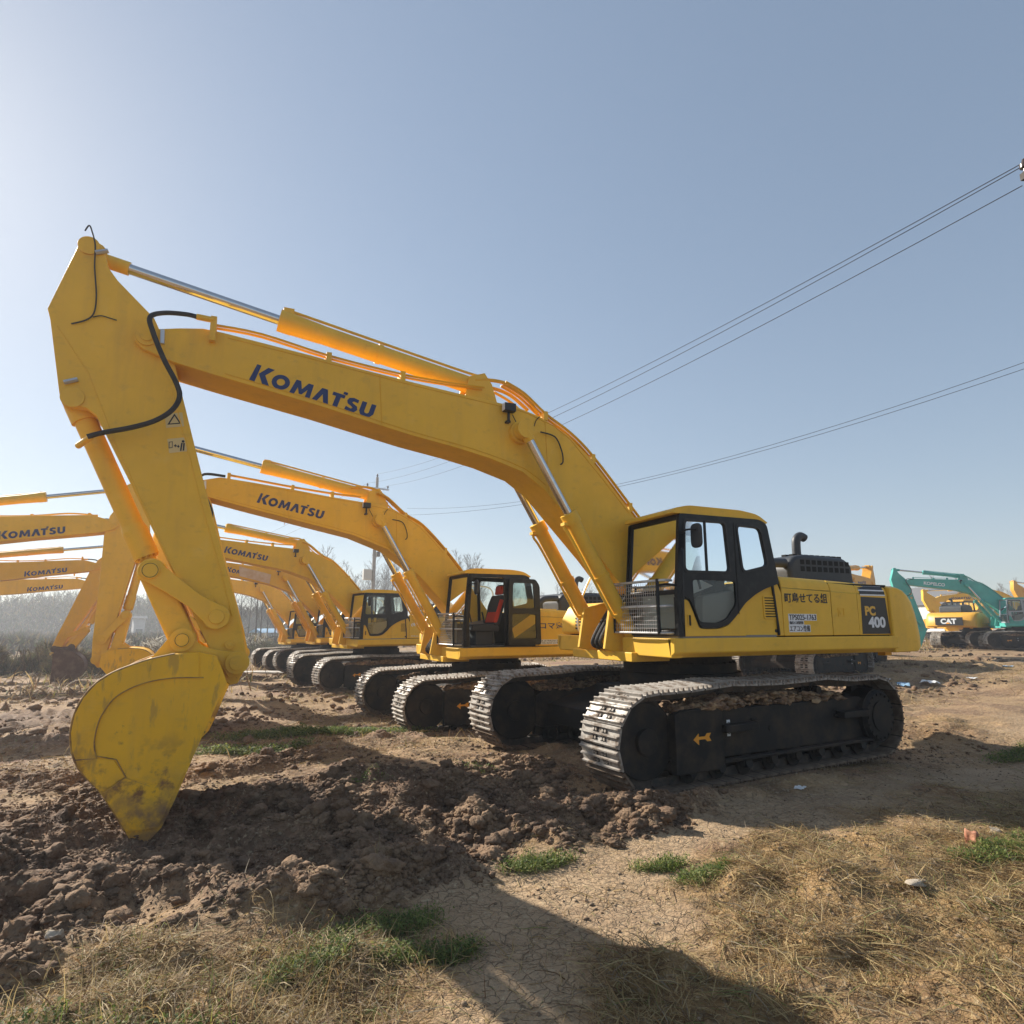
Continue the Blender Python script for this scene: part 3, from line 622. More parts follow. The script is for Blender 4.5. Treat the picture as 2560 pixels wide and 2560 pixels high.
    sh = [(x + (.0 if z < 2.32 else (z-2.32)*.17), y, z) for x, y, z in q.v]; q.v = sh; rw = q.build('rear_wall', CB, cabp)
    q = MB(); q.add([(-.44+(z-2.32)*.17, y, z) for y, z in ((.54, 2.30), (1.42, 2.30), (1.42, 3.02), (.54, 3.02))], [(0, 1, 2, 3)]); q.build('rear_glass', M['glass'], rw, smooth=False)
    # roof
    rp = rnd([(1.20, 3.12), (1.17, 3.185), (.95, 3.235), (.1, 3.235), (-.20, 3.20), (-.37, 3.10), (-.34, 3.085), (-.10, 3.13)], [.02, .03, .08, .06, .1, .03, .0, .06])
    q = MB(); q.prism(rp, .46, 1.49); q.build('cab_roof', Y, cabp, .035, 3)
    q = MB(); q.box(-.40, 1.17, .48, 1.47, 1.60, 1.64); q.build('cab_floor', M['interior'], cabp)
    # interior
    seatm = M['seat']
    q = MB(); q.prism(rnd([(.62, 1.95), (.62, 2.07), (.1, 2.10), (-.02, 2.04), (-.02, 1.93)], .04), .76, 1.22); q.prism(rnd([(.12, 2.06), (-.02, 2.06), (-.18, 2.68), (-.06, 2.72), (.04, 2.5)], .05), .74, 1.24); q.prism(rnd([(-.10, 2.72), (-.17, 2.72), (-.20, 2.93), (-.13, 2.94)], .03), .86, 1.12); q.box(.1, .5, .82, 1.16, 1.65, 1.95)
    q.v = [(x+.28, y, z) for x, y, z in q.v]
    st_ = q.build('operator_seat', seatm, cabp, .03, 3)
    if 'redseat' in opts:
        q = MB(); q.prism(rnd([(.14, 2.12), (.05, 2.12), (-.11, 2.60), (-.02, 2.62)], .03), .80, 1.26); q.prism(rnd([(-.06, 2.72), (-.14, 2.72), (-.17, 2.90), (-.09, 2.91)], .03), .88, 1.14); q.v = [(x+.28, y, z) for x, y, z in q.v]; q.build('seat_cover', M['red'], st_, .02)
    q = MB()
    for yy in ((.64,) if door_open else (.64, 1.32)): q.prism(rnd([(.75, 1.66), (.72, 2.12), (.2, 2.2), (.1, 1.66)], .04), yy-.07, yy+.07); q.cut()
    q.box(.98, 1.10, .52, .62, 1.65, 2.32); q.build('control_console', M['interior'], cabp, .02)
    q = MB(); q.tube([(.66, .64, 2.1), (.70, .64, 2.28), (.72, .64, 2.34)], .016, 8); q.cut(); q.tube([(.66, 1.32, 2.1), (.70, 1.32, 2.28), (.72, 1.32, 2.34)], .016, 8); q.cut(); q.tube([(.95, .85, 1.65), (1.0, .85, 2.1), (.97, .85, 2.2)], .014, 8); q.cut(); q.tube([(.95, 1.0, 1.65), (1.0, 1.0, 2.1), (.97, 1.0, 2.2)], .014, 8); q.build('control_lever', M['cab_black'], cabp)
    if 'panel400' in opts:
        q = MB(); q.box(1.03, 1.06, .60, 1.28, 1.72, 2.24); q.build('pale_panel', M['pale'], cabp, .01)
        q = MB(); q.add([(.55, 1.40, 2.25), (.95, 1.40, 2.12), (1.0, .60, 2.15), (.62, .55, 2.62)], [(0, 1, 2, 3)]); q.build('folded_sheet', M['pale'], cabp)
    # mirror
    q = MB(); q.tube([(1.12, 1.50, 2.86), (1.10, 1.60, 2.90), (1.02, 1.68, 2.90)], .012, 8); mirr = q.build('mirror_arm', M['cab_black'], cabp)
    q = MB(); q.prism(rnd(rect(1.56, 1.74, 2.68, 2.98), .08, 6), .97, 1.01, 'yz', Matrix.Translation((0, 0, 0))); q.build('mirror', M['hood'], mirr, .012)
    if 'antenna' in opts or lod == 0:
        q = MB(); q.cyl((.85, 1.1, 3.23), (.85, 1.1, 3.27), .018, n=10); q.build('roof_knob', M['metal'], cabp)
    # grab rail
    q = MB(); q.tube([(1.16, 1.53, 1.78), (1.18, 1.56, 1.85), (1.14, 1.56, 2.6), (1.12, 1.52, 2.66)], .014, 8, 3); q.build('grab_rail', M['cab_black'], cabp)
    if 'guard' in opts:
        q = MB(); xg = 1.34
        for z in (2.30, 1.99, 1.67): q.cut(); q.tube([(1.18, .36, z), (xg, .38, z), (xg, 1.30, z), (1.20, 1.40, z)], .017 if z > 1.8 else .014, 8, 3)
        gd = q.build('front_guard', M['tube'], cabp)
        q = MB()
        for i in range(21): y = .385+i*.0455; q.cyl((xg+.0, y, 1.66), (xg+.0, y, 2.28), .0035, n=4, cap=False)
        for i in range(13): z = 1.68+i*.047; q.cyl((xg, .38, z), (xg, 1.30, z), .0035, n=4, cap=False)
        q.build('guard_mesh', M['metal'], gd)
        q = MB(); q.tube([(xg, 1.31, 2.32), (xg+.01, 1.32, 2.0), (xg, 1.31, 1.66)], .022, 8, 3); q.cut(); q.tube([(xg, .37, 2.32), (xg, .37, 1.66)], .018, 8, 1); q.cut(); q.tube([(1.16, 1.50, 2.22), (1.28, 1.44, 2.25), (xg, 1.33, 2.24)], .014, 8, 3); q.build('guard_frame', M['cab_black'], gd)
    if 'pipes' in opts or lod == 0:
        q = MB()
        for k in range(3): q.cut(); q.tube([(1.32-.03*k, -.05+.1*k, 1.45), (1.45, -.02+.1*k, 1.55), (1.2, .0+.1*k, 1.95), (.9, .05+.1*k, 2.35), (.72, .0+.1*k, 2.9)], .028, 8, 6)
        q.build('hydraulic_hose', M['rubber'], rt)
    # ---------------- boom, arm, bucket kinematics
    long_ = boom == 'L'; BP = BOOM_L if long_ else BOOM_S; Pb = (7.07, 4.77) if long_ else (6.25, 4.70)
    fB = lambda p: rot2(p, db, FOOT)
    def fA(p):
        q_ = rot2(p, da, PIV); q_ = (Pb[0]+(q_[0]-PIV[0])*arm_s, Pb[1]+(q_[1]-PIV[1])*arm_s); return fB(q_)
    fK = lambda p: fA(rot2(p, dk, BPIN))
    hb_, ha = .30, .24
    V3 = lambda p, y: Vector((p[0], y, p[1]))
    if 'boommat' in opts: pass
    q = MB(); q.prism([fB(p) for p in BP], -hb_, hb_); bo = q.build('boom', Y, rt, .012)
    q = MB()
    for sd in (1, -1):
        n0 = fB(Pb); q.cut(); q.cyl(V3(n0, sd*hb_), V3(n0, sd*(hb_+.02)), .105, n=28); q.cyl(V3(n0, sd*(hb_+.02)), V3(n0, sd*(hb_+.035)), .06, n=20)
        bp_ = fB((2.72, 4.27)); q.cut(); q.cyl(V3(bp_, sd*hb_), V3(bp_, sd*(hb_+.08)), .15, n=28)
    q.build('pin_boss', Y, bo, .004)
    lk0, lk1 = fB((Pb[0]-.15, Pb[1]-.06)), fB((Pb[0]-.14, Pb[1]+.10))
    if lod == 0:
        q = MB(); d_ = Vector((lk1[0]-lk0[0], 0, lk1[1]-lk0[1])).normalized(); q.cyl(V3(lk0, hb_+.012), V3(lk1, hb_+.012), .028, n=4); q.build('pin_lock_plate', M['metal'], bo, .004)
    if lod == 0:
        q = MB()
        for sd in (1, -1):
            bot = [(6.30, 4.49), (5.34, 4.33), (4.2, 4.11), (3.6, 4.02), (3.15, 3.935), (2.64, 3.80), (2.32, 3.60)] if long_ else [(5.9, 4.50), (5.43, 4.41), (4.17, 4.16), (3.24, 3.98), (2.48, 3.72), (2.0, 3.42)]
            top_ = [(6.3, 4.91), (5.42, 4.83), (4.2, 4.705), (3.1, 4.62), (2.70, 4.59), (2.38, 4.50), (1.94, 4.29), (1.0, 3.32)] if long_ else [(5.3, 4.815), (4.5, 4.745), (3.0, 4.605), (2.38, 4.50), (1.78, 4.20), (1.22, 3.66)]
            for pth in (bot, top_): q.tube([V3(fB(p), sd*(hb_+.0005)) for p in pth], .006, 6, 2); q.cut()
            for x_, z0_, z1_ in ((4.55, 4.14, 4.78), (2.28, 3.50, 4.50)): q.tube([V3(fB((x_, z0_)), sd*hb_), V3(fB((x_+.05, z1_)), sd*hb_)], .0055, 5, 1); q.cut()
        q.build('weld_seam', M['yellow_old'], bo)
    # pipes along the boom back
    if long_: path = [(6.45, 5.06), (5.95, 5.05), (5.2, 4.93), (4.3, 4.85), (3.7, 4.84), (3.2, 4.86)]; back = [(2.9, 4.98), (2.62, 4.86), (2.3, 4.62), (1.9, 4.39), (1.55, 4.10), (.95, 3.45), (.5, 2.95)]
    else: path = [(5.7, 4.98), (5.2, 4.93), (4.5, 4.86), (3.7, 4.80), (3.1, 4.78)]; back = [(2.75, 4.9), (2.5, 4.80), (2.1, 4.48), (1.7, 4.27), (1.15, 3.75), (.65, 3.18)]
    q = MB()
    for y in (.16, .24): q.cut(); q.tube([V3(fB(p), y) for p in path], .016, 6, 4)
    for y in (.10, .18, .26, -.15): q.cut(); q.tube([V3(fB(p), y) for p in back], .020, 8, 4)
    q.cut(); q.tube([V3(fB(p), .14) for p in [(3.3, 4.98), (3.05, 5.02), (2.8, 5.0), (2.55, 4.86), (2.35, 4.66)]], .026, 8, 5); q.cut(); q.tube([V3(fB(p), .02) for p in [(3.3, 4.93), (3.0, 4.96), (2.72, 4.90), (2.45, 4.72)]], .026, 8, 5)
    q.build('boom_pipe', Y if lod else M['yellow_old'], bo)
    q = MB()
    for p in ([path[0], path[2], path[3]] + [back[2], back[4], back[5]]):
        r_ = fB(p); q.cut(); q.box(r_[0]-.03, r_[0]+.03, .08, .28, r_[1]-.10, r_[1]+.03)
    q.build('pipe_clamp', Y, bo, .004)
    # text on boom
    if 'plainboom' not in opts:
        kp = (6.05, 4.50) if long_ else (5.17, 4.50)
        ang = -(math.atan2(.245, 1.40))
        a0 = fB((kp[0], kp[1]-.04)); a1 = fB((kp[0]-1.40, kp[1]-.04-.262)); angb = math.atan2(a1[1]-a0[1], a0[0]-a1[0])
        L_ = 1.40 if long_ else 1.30
        if 'kobelco' in opts: lettering('KOBELCO', a0, .22, 1.25, hb_+.002, bo, M['dwhite'], 1, angb, bold=.04)
        else:
            maker_word(a0, .205, L_, hb_+.002, bo, M['navy'], 1, angb)
            e0 = fB((kp[0]-L_, kp[1]-.04-.262)); maker_word((e0[0], e0[1]), .205, L_, hb_+.002, bo, M['navy'], -1, -angb)
    if 'card' in opts:
        q = MB(); c_ = [fB(p) for p in [(4.62, 4.28), (3.35, 3.98), (3.30, 4.40), (4.66, 4.70)]]; q.prism(c_, hb_+.004, hb_+.02); q.build('cardboard_sheet', M['card'], bo)
    # work lamp
    lp = fB((2.9 if long_ else 3.0, 4.52))
    q = MB(); q.box(lp[0]-.08, lp[0]+.08, .33, .43, lp[1], lp[1]+.11); q.cyl((lp[0], .36, lp[1]-.12), (lp[0], .36, lp[1]), .02, n=8); q.box(lp[0]-.03, lp[0]+.03, .29, .37, lp[1]-.14, lp[1]-.11); wlp = q.build('work_lamp', M['dblack'], bo, .008)
    q = MB(); q.box(lp[0]+.078, lp[0]+.086, .34, .42, lp[1]+.01, lp[1]+.10); q.build('lamp_lens', M['dwhite'], wlp)
    if lod == 0:
        q = MB(); q.tube([(lp[0]-.06, .35, lp[1]-.02), (lp[0]-.2, .33, lp[1]-.22), (lp[0]-.34, .32, lp[1]-.25), (lp[0]-.42, .32, lp[1]-.05), (lp[0]-.48, .32, lp[1]+.02)], .006, 6, 5)
        q.cut(); q.tube([V3(fB(p), .34) for p in [(2.42, 4.32), (2.2, 4.28), (2.1, 4.1), (2.08, 3.95), (2.12, 3.9)]], .010, 6, 5); q.build('lamp_cable', M['rubber'], bo)
    # boom cylinders
    for sd in (1, -1):
        y = sd*.46; t_ = Vector((fB((2.72, 4.27))[0], y, fB((2.72, 4.27))[1])); f_ = Vector((1.0, y, 1.42)); d_ = (f_-t_); L = d_.length; d_.normalize()
        g_ = t_ + d_*(L*.38)
        q = MB(); q.cyl(g_, f_-d_*.1, .098, n=24); q.cyl(g_-d_*.03, g_+d_*.12, .118, n=24); q.cyl(f_-Vector((0, .07, 0)), f_+Vector((0, .07, 0)), .12, n=20); q.cyl(g_+d_*.9, g_+d_*.95, .112, n=24); q.cyl(f_-d_*.62, f_-d_*.57, .115, n=24); bc = q.build('boom_cylinder', Y, rt)
        q = MB(); q.cyl(t_+d_*.08, g_, .055, n=20); q.build('rod', M['chrome'], bc)
        q = MB(); q.cyl(t_-Vector((0, .07, 0)), t_+Vector((0, .07, 0)), .12, n=22); q.cyl(t_, t_+d_*.16, .075, n=16); q.build('rod_eye', Y, bc)
        sdv = Vector((0, 0, 1)).cross(d_).normalized(); off = (d_.cross(Vector((0, 1, 0)))).normalized()*.14
        if off.x < 0: off = -off
        q = MB(); q.tube([g_+d_*.05+off*.75, g_+d_*.12+off*1.1, g_+d_*.35+off*.95, f_-d_*.75+off*.95, f_-d_*.6+off*.8], .018, 8, 4); q.box(-.05, .05, -.05, .05, -.02, .02, Matrix.Translation(g_+d_*.08+off*.8)); q.build('cylinder_pipe', Y, bc)
    # arm
    q = MB(); q.prism([fA(p) for p in ARM], -ha, ha); ar = q.build('arm', Y, rt, .012)
    q = MB()
    for (p, r_, h_) in (((7.687, 5.69), .10, .02), ((7.657, 4.02), .105, .02), ((6.26, 2.032), .045, .03), ((6.034, 1.566), .045, .03)):
        for sd in (1, -1):
            pp = fA(p); q.cut(); q.cyl(V3(pp, sd*ha), V3(pp, sd*(ha+h_)), r_, n=26)
            if r_ < .06: q.cyl(V3(pp, sd*(ha+h_)), V3(pp, sd*(ha+h_+.012)), .022, n=12)
    q.build('pin_boss', Y, ar, .004)
    # welded edge lines
    if lod < 2:
        q = MB()
        for pth in ([(6.80, 4.25), (6.62, 3.70), (6.43, 3.08), (6.16, 2.28), (6.03, 1.86)], [(7.86, 4.75), (7.55, 4.30), (7.28, 3.66), (6.98, 3.05), (6.55, 2.20)]):
            q.cut(); q.tube([V3(fA(p), ha+.001) for p in pth], .007, 6, 1)
        q.build('weld_seam', Y, ar)
    if lod == 0:
        q = MB(); 
        for p in ((7.62, 5.62), (7.74, 4.16)):
            p0 = fA(p); p1 = fA((p[0]-.11, p[1]+.05)); q.cut(); q.cyl(V3(p0, ha+.02), V3(p1, ha+.02), .024, n=6)
        q.build('pin_lock_plate', M['metal'], ar)
    for (zz, nm) in ((3.93, 0), (3.66, 1)):
        x0 = 6.79 if nm == 0 else 6.74
        pts = [(x0+.085, zz-.02), (x0-.065, zz-.065), (x0-.075, zz+.10), (x0+.075, zz+.145)] if 0 else [(x0+.02, zz-.115), (x0-.145, zz-.075), (x0-.115, zz+.075), (x0+.05, zz+.035)]
        q = MB(); q.prism([fA(p) for p in pts], ha+.001, ha+.004); sk_ = q.build('warning_sticker', M['sticker'], ar, smooth=False)
        if lod < 2:
            cx, cz = x0-.047, zz-.02; g = MB()
            if nm == 0: g.prism([[fA(p) for p in [(cx+.06, cz-.06), (cx-.07, cz-.03), (cx+.005, cz+.07)]], [fA(p) for p in [(cx+.04, cz-.045), (cx-.048, cz-.024), (cx+.002, cz+.045)]]], ha+.004, ha+.006)
            else:
                P_ = lambda l: [fA((cx+a_, cz+b_)) for a_, b_ in l]
                g.prism(P_([(-.03, -.06), (-.045, -.058), (-.05, .03), (-.035, .03)]), ha+.004, ha+.006); g.prism(P_([(-.055, -.055), (-.07, -.052), (-.07, .03), (-.055, .03)]), ha+.004, ha+.006); g.prism([fA(p) for p in circ(cx-.052, cz+.047, .014, 10)], ha+.004, ha+.006)
                g.prism(P_([(.03, -.01), (.012, .012), (.012, -.004), (-.008, -.008), (-.008, .008), (-.025, -.015), (-.008, -.033), (-.008, -.018), (.012, -.014), (.012, -.028)]), ha+.004, ha+.006)
                g.prism([P_([(.075, -.045), (.04, -.035), (.045, .035), (.08, .025)]), P_([(.07, -.036), (.046, -.029), (.05, .027), (.073, .02)])], ha+.004, ha+.006)
            g.build('warning_symbol', M['dblack'], sk_, smooth=False)
    # arm cylinder
    t_ = V3(fA((7.66, 5.70)), 0); f_ = V3(fB((3.22, 4.94) if long_ else (2.72, 4.85)), 0); d_ = (f_-t_); L = d_.length; d_.normalize()
    g_ = t_ + d_*(1.92 if long_ else 1.72) if not 'gland' in opts else t_+d_*1.2
    q = MB(); q.cyl(g_+d_*.1, f_-d_*.08, .115, n=26); q.cyl(g_, g_+d_*.16, .135, n=26); q.cyl(g_+d_*.16, g_+d_*.5, .13, .118, n=26, cap=False); q.cyl(f_-Vector((0, .12, 0)), f_+Vector((0, .12, 0)), .13, n=22); q.cyl(g_+d_*1.2, g_+d_*1.26, .127, n=26); ac = q.build('arm_cylinder', Y, rt)
    q = MB(); q.tube([g_+d_*.1+Vector((0, .05, .14)), g_+d_*.4+Vector((0, .05, .14)), f_-d_*.4+Vector((0, .05, .14)), f_+Vector((0, .05, .15))], .018, 8, 3); q.box(-.06, .06, 0, .1, -.04, .03, Matrix.Translation(g_+d_*.1+Vector((0, 0, .12)))); q.build('cylinder_pipe', Y, ac)
    q = MB(); q.cyl(t_+d_*.2, g_, .058, n=22); q.build('rod', M['chrome'], ac)
    q = MB(); q.cyl(t_-Vector((0, .12, 0)), t_+Vector((0, .12, 0)), .115, n=22); q.cyl(t_, t_+d_*.32, .075, n=18); q.build('rod_eye', Y, ac)
    bk = [fB(p) for p in (((3.45, 4.66), (3.38, 5.02), (3.16, 5.10), (3.05, 4.95), (2.95, 4.62)) if long_ else ((2.98, 4.62), (2.9, 4.95), (2.68, 5.02), (2.56, 4.86), (2.45, 4.55)))]
    q = MB(); q.prism(bk, .13, .16); q.cut(); q.prism(bk, -.16, -.13); q.build('cylinder_bracket', Y, bo, .008)
    # bucket + linkage
    A1 = (6.179, 1.85); E0 = (6.472, 1.62); L0 = (6.811, 2.304)
    E1 = rot2(E0, dk, BPIN); r1 = math.dist(A1, L0); r2 = math.dist(E0, L0); L1 = isect(A1, r1, E1, r2, rot2(L0, dk*.6, A1))
    a1, l1, e1 = fA(A1), fA(L1), fA(E1)
    q = MB()
    for sd in (1, -1):
        d_ = (V3(l1, 0)-V3(a1, 0)).normalized(); nrm = Vector((d_.z, 0, -d_.x)); pa, pl_ = V3(a1, 0), V3(l1, 0)
        def arcp(c, r_, t0, t1, n=10): return [(c.x+r_*(math.cos(t)*d_.x+math.sin(t)*nrm.x), c.z+r_*(math.cos(t)*d_.z+math.sin(t)*nrm.z)) for t in [t0+(t1-t0)*i/n for i in range(n+1)]]
        ra, rl = .128*arm_s, .115*arm_s
        o = arcp(pa, ra, R(60), R(300)); m1 = pa+(pl_-pa)*.35-nrm*.085; m2 = pa+(pl_-pa)*.7-nrm*.095
        o += [(m1.x, m1.z), (m2.x, m2.z)] + arcp(pl_, rl, R(-110), R(110)); m3 = pa+(pl_-pa)*.7+nrm*.085; m4 = pa+(pl_-pa)*.35+nrm*.075; o += [(m3.x, m3.z), (m4.x, m4.z)]
        q.prism(o, sd*.285, sd*.335)
        q.cyl(pa+Vector((0, sd*.335, 0)), pa+Vector((0, sd*.352, 0)), .075, n=24); q.cyl(pl_+Vector((0, sd*.335, 0)), pl_+Vector((0, sd*.365, 0)), .085, n=24)
    q.cyl(V3(a1, -.34), V3(a1, .34), .06, n=14); q.cyl(V3(l1, -.34), V3(l1, .34), .06, n=14)
    lk = q.build('bucket_link', Y, rt, .008)
    q = MB(); d_ = (V3(e1, 0)-V3(l1, 0)); n_ = Vector((d_.z, 0, -d_.x)).normalized()*.12*arm_s
    pts = [V3(l1, 0)+n_, V3(e1, 0)+n_*1.05, V3(e1, 0)-n_*1.05, V3(l1, 0)-n_]; q.prism(rnd([(p.x, p.z) for p in pts], .04), -.26, .26); q.cyl(V3(l1, -.26), V3(l1, .26), .13, n=22); q.cyl(V3(e1, -.26), V3(e1, .26), .13, n=22); q.build('push_link', Y, rt, .03, 3)
    # bucket cylinder
    t_ = V3(fA((7.655, 4.03)), 0); d_ = (V3(l1, 0)-t_); L = d_.length; d_.normalize()
    barrel = 1.74*arm_s; g_ = t_+d_*min(barrel, L-.16)
    off = Vector((d_.z, 0, -d_.x)); 
    q = MB(); q.cyl(t_+d_*.12, g_, .105, n=26); q.cyl(g_-d_*.30, g_, .122, n=26); q.cyl(g_-d_*.36, g_-d_*.30, .108, .122, n=26, cap=False); q.cyl(t_-Vector((0, .12, 0)), t_+Vector((0, .12, 0)), .12, n=22); q.cyl(t_+d_*.0, t_+d_*.2, .13, n=22)
    for i in range(12): t = 2*math.pi*i/12; e_ = Vector((0, 1, 0))*math.cos(t)*.098+off*math.sin(t)*.098; q.cyl(g_+e_, g_+e_+d_*.02, .014, n=6)
    kc = q.build('bucket_cylinder', Y, rt)
    q = MB(); q.cyl(g_, V3(l1, 0), .06, n=20); q.build('rod', M['chrome'] if L-barrel > .3 else Y, kc)
    q = MB(); q.cyl(V3(l1, -.13), V3(l1, .13), .12, n=20); q.cyl(V3(l1, 0)-d_*.2, V3(l1, 0), .08, n=16); q.build('rod_eye', Y, kc)
    # bucket
    BM = M[bucketm]; bw = .76
    q = MB()
    pk = [fK(p) for p in BUCK]
    for sd in (1, -1): q.prism(pk, sd*(bw-.035), sd*bw)
    outer = BUCK[1:18]; n = len(outer); vs = []
    ctr = (6.55, .8)
    def inn(p, t=.03): dx, dz = ctr[0]-p[0], ctr[1]-p[1]; l_ = math.hypot(dx, dz); return (p[0]+dx/l_*t, p[1]+dz/l_*t)
    for sd in (-1, 1): vs += [V3(fK(inn(p, .004)), sd*(bw-.006)) for p in outer] + [V3(fK(inn(p, .034)), sd*(bw-.006)) for p in outer]
    fs = []
    for i in range(n-1):
        fs += [(i, i+1, 2*n+i+1, 2*n+i), (n+i+1, n+i, 3*n+i, 3*n+i+1)]
    fs += [(0, 2*n, 3*n, n), (n-1, 2*n-1, 4*n-1, 3*n-1)]
    q.add(vs, fs); sides = q.build('bucket', BM, rt)
    # side wear plate: band following the back edge, plus lip plates and rim of worn steel
    arcb = [(6.50, 1.497), (6.70, 1.452), (6.83, 1.408), (6.98, 1.343), (7.092, 1.257), (7.178, 1.137), (7.227, 1.0), (7.24, .845), (7.215, .70), (7.16, .567)]
    inb = [(7.03, .62), (7.06, .75), (7.05, .9), (7.02, 1.0), (6.95, 1.12), (6.84, 1.20), (6.70, 1.255), (6.50, 1.285), (6.28, 1.28)]
    if lod < 2:
        q = MB(); q.prism([fK(p) for p in [(6.28, 1.29)] + [(6.30, 1.505)] + arcb + inb], bw, bw+.013); q.cut(); q.prism([fK(p) for p in [(7.166, .565), (7.07, .445), (6.967, .33), (6.80, .45), (6.90, .60), (7.03, .62)]], bw+.0, bw+.010); q.cut(); q.prism([fK(p) for p in [(6.96, .325), (6.84, .14), (6.75, -.01), (6.50, -.01), (6.42, .21), (6.33, .45), (6.58, .36), (6.79, .44)]], bw, bw+.016)
        q.build('side_wear_plate', BM, sides, .004)
        q = MB()
        q.tube([V3(fK(p), bw+.013) for p in [(7.03, .62), (7.06, .75), (7.05, .9), (7.02, 1.0), (6.95, 1.12), (6.84, 1.20), (6.70, 1.255), (6.50, 1.285), (6.24, 1.28)]], .006, 5, 4); q.cut()
        for l_ in ([(7.19, .62), (7.04, .62)], [(6.96, .325), (6.80, .44), (6.60, .35)], [(6.79, .44), (6.88, .60), (7.03, .64)]): q.tube([V3(fK(p), bw+.012) for p in l_], .005, 5, 1); q.cut()
        q.build('rusty_seam', M['worn_edge'], sides)
        q = MB(); q.tube([V3(fK(p), bw-.008) for p in BUCK[3:17]], .012, 6, 3); q.cut(); q.tube([V3(fK(p), -bw+.008) for p in BUCK[3:17]], .012, 6, 3); q.build('worn_rim', M['worn_edge'] if bucketm == 'bucket' else BM, sides)
    for i in range(5):
        y = -.66+i*.33; q = MB()
        tp = [(6.72, .02), (6.70, -.12), (6.63, -.30), (6.60, -.31), (6.56, -.12), (6.52, -.02), (6.60, .05)]
        q.prism([fK(p) for p in tp], y-.055, y+.055); q.build('tooth', M['worn_edge'] if bucketm == 'bucket' else BM, sides, .012)
    q = MB(); er = rnd([(5.86, 1.33), (5.90, 1.26), (6.02, 1.24), (6.12, 1.40), (6.75, 1.42), (6.62, 1.60), (6.56, 1.70), (6.482, 1.74), (6.40, 1.70), (6.345, 1.60), (6.22, 1.53), (5.98, 1.49), (5.88, 1.45)], [.04, .04, .02, .04, .01, .1, .05, .06, .05, .06, .06, .04, .04])
    for sd in (1, -1):
        q.prism([fK(p) for p in er], sd*.28, sd*.33); pb = fK(BPIN); q.cyl(V3(pb, sd*.33), V3(pb, sd*.36), .115, n=28); q.cyl(V3(pb, sd*.36), V3(pb, sd*.372), .075, n=24)
        eb = V3(e1, 0); q.cyl(eb+Vector((0, sd*.33, 0)), eb+Vector((0, sd*.36, 0)), .115, n=28); q.cyl(eb+Vector((0, sd*.36, 0)), eb+Vector((0, sd*.375, 0)), .075, n=24)
    q.cyl(V3(fK(BPIN), -.33), V3(fK(BPIN), .33), .07, n=16); q.cyl(V3(e1, -.33), V3(e1, .33), .07, n=16)
    ears = q.build('bucket_ear', Y if bucketm == 'bucket' else BM, sides, .006)
    if lod == 0:
        q = MB()
        for c_, r_ in ((V3(e1, .376), .062), (V3(l1, .366), .07)):
            q.cut()
            for k in range(24):
                t0, t1 = 2*math.pi*k/24, 2*math.pi*(k+1)/24; q.cyl(c_+Vector((r_*math.cos(t0), 0, r_*math.sin(t0))), c_+Vector((r_*math.cos(t1), 0, r_*math.sin(t1))), .003, n=4, cap=False)
        q.build('seal_ring', M['dblack'], sides)
    # arm hose loop
    if lod < 2:
        q = MB()
        if long_: hp_ = [(6.60, 5.06), (6.72, 5.07), (6.93, 5.04), (7.04, 4.93), (7.00, 4.77), (6.88, 4.50), (6.74, 4.25), (6.70, 4.10), (6.76, 3.95), (6.90, 3.82), (7.10, 3.72), (7.34, 3.66), (7.47, 3.60)]
        else: hp_ = [(6.55, 5.0), (6.95, 5.0), (7.03, 4.8), (6.85, 4.45), (6.74, 4.15), (6.85, 3.85), (7.2, 3.68), (7.42, 3.6)]
        q.tube([V3(fA(p), .44 if 2 < i < len(hp_)-2 else .36) for i, p in enumerate(hp_)], .026, 10, 6); q.build('arm_hose', M['rubber'], ar)
        q = MB(); 
        if long_: q.cyl(V3(fB((6.45, 5.06)), .36), V3(fB((6.62, 5.065)), .36), .034, n=10); q.cut(); q.box(6.42, 6.48, .28, .38, 4.82, 5.10)
        q.cut(); e_ = V3(fA((7.44, 3.61)), .34); q.cyl(e_, V3(fA((7.58, 3.55)), .14), .03, n=10); q.build('hose_fitting', Y, ar)
    if lod == 0 and long_:
        q = MB(); q.tube([(7.735, .26, 5.84), (7.70, .28, 5.90), (7.67, .27, 5.84), (7.63, .265, 5.70), (7.61, .262, 5.45), (7.565, .262, 5.15), (7.565, .262, 4.95), (7.62, .262, 4.86), (7.72, .262, 4.80), (7.745, .262, 4.79)], .008, 6, 5)
        q.cut(); q.tube([(7.57, .262, 4.90), (7.50, .262, 4.93), (7.42, .262, 4.92), (7.36, .262, 4.91)], .006, 6, 4); q.build('arm_cable', M['rubber'], ar)
    return rt

# ------------------------------------------------------------------ terrain
def vnoise(x, y, seed):
    xi = np.floor(x).astype(np.int64); yi = np.floor(y).astype(np.int64); xf = x-xi; yf = y-yi
    u = xf*xf*xf*(xf*(xf*6-15)+10); v = yf*yf*yf*(yf*(yf*6-15)+10)
    def h(a, b):
        n = (a*374761393 + b*668265263 + seed*982451653) & 0xffffffff; n = ((n ^ (n >> 13))*1274126177) & 0xffffffff
        return ((n ^ (n >> 16)) & 0xffff)/65535.
    return (h(xi, yi)*(1-u)+h(xi+1, yi)*u)*(1-v)+(h(xi, yi+1)*(1-u)+h(xi+1, yi+1)*u)*v
def fbm(x, y, f, o, seed, g=.5):
    a = 1; s = 0; t = 0
    for i in range(o): s = s+a*vnoise(x*f+17.3*i, y*f-9.1*i, seed+i); t += a; a *= g; f *= 2.03
    return s/t
def sst(a, b, x): t = np.clip((x-a)/(b-a), 0, 1); return t*t*(3-2*t)
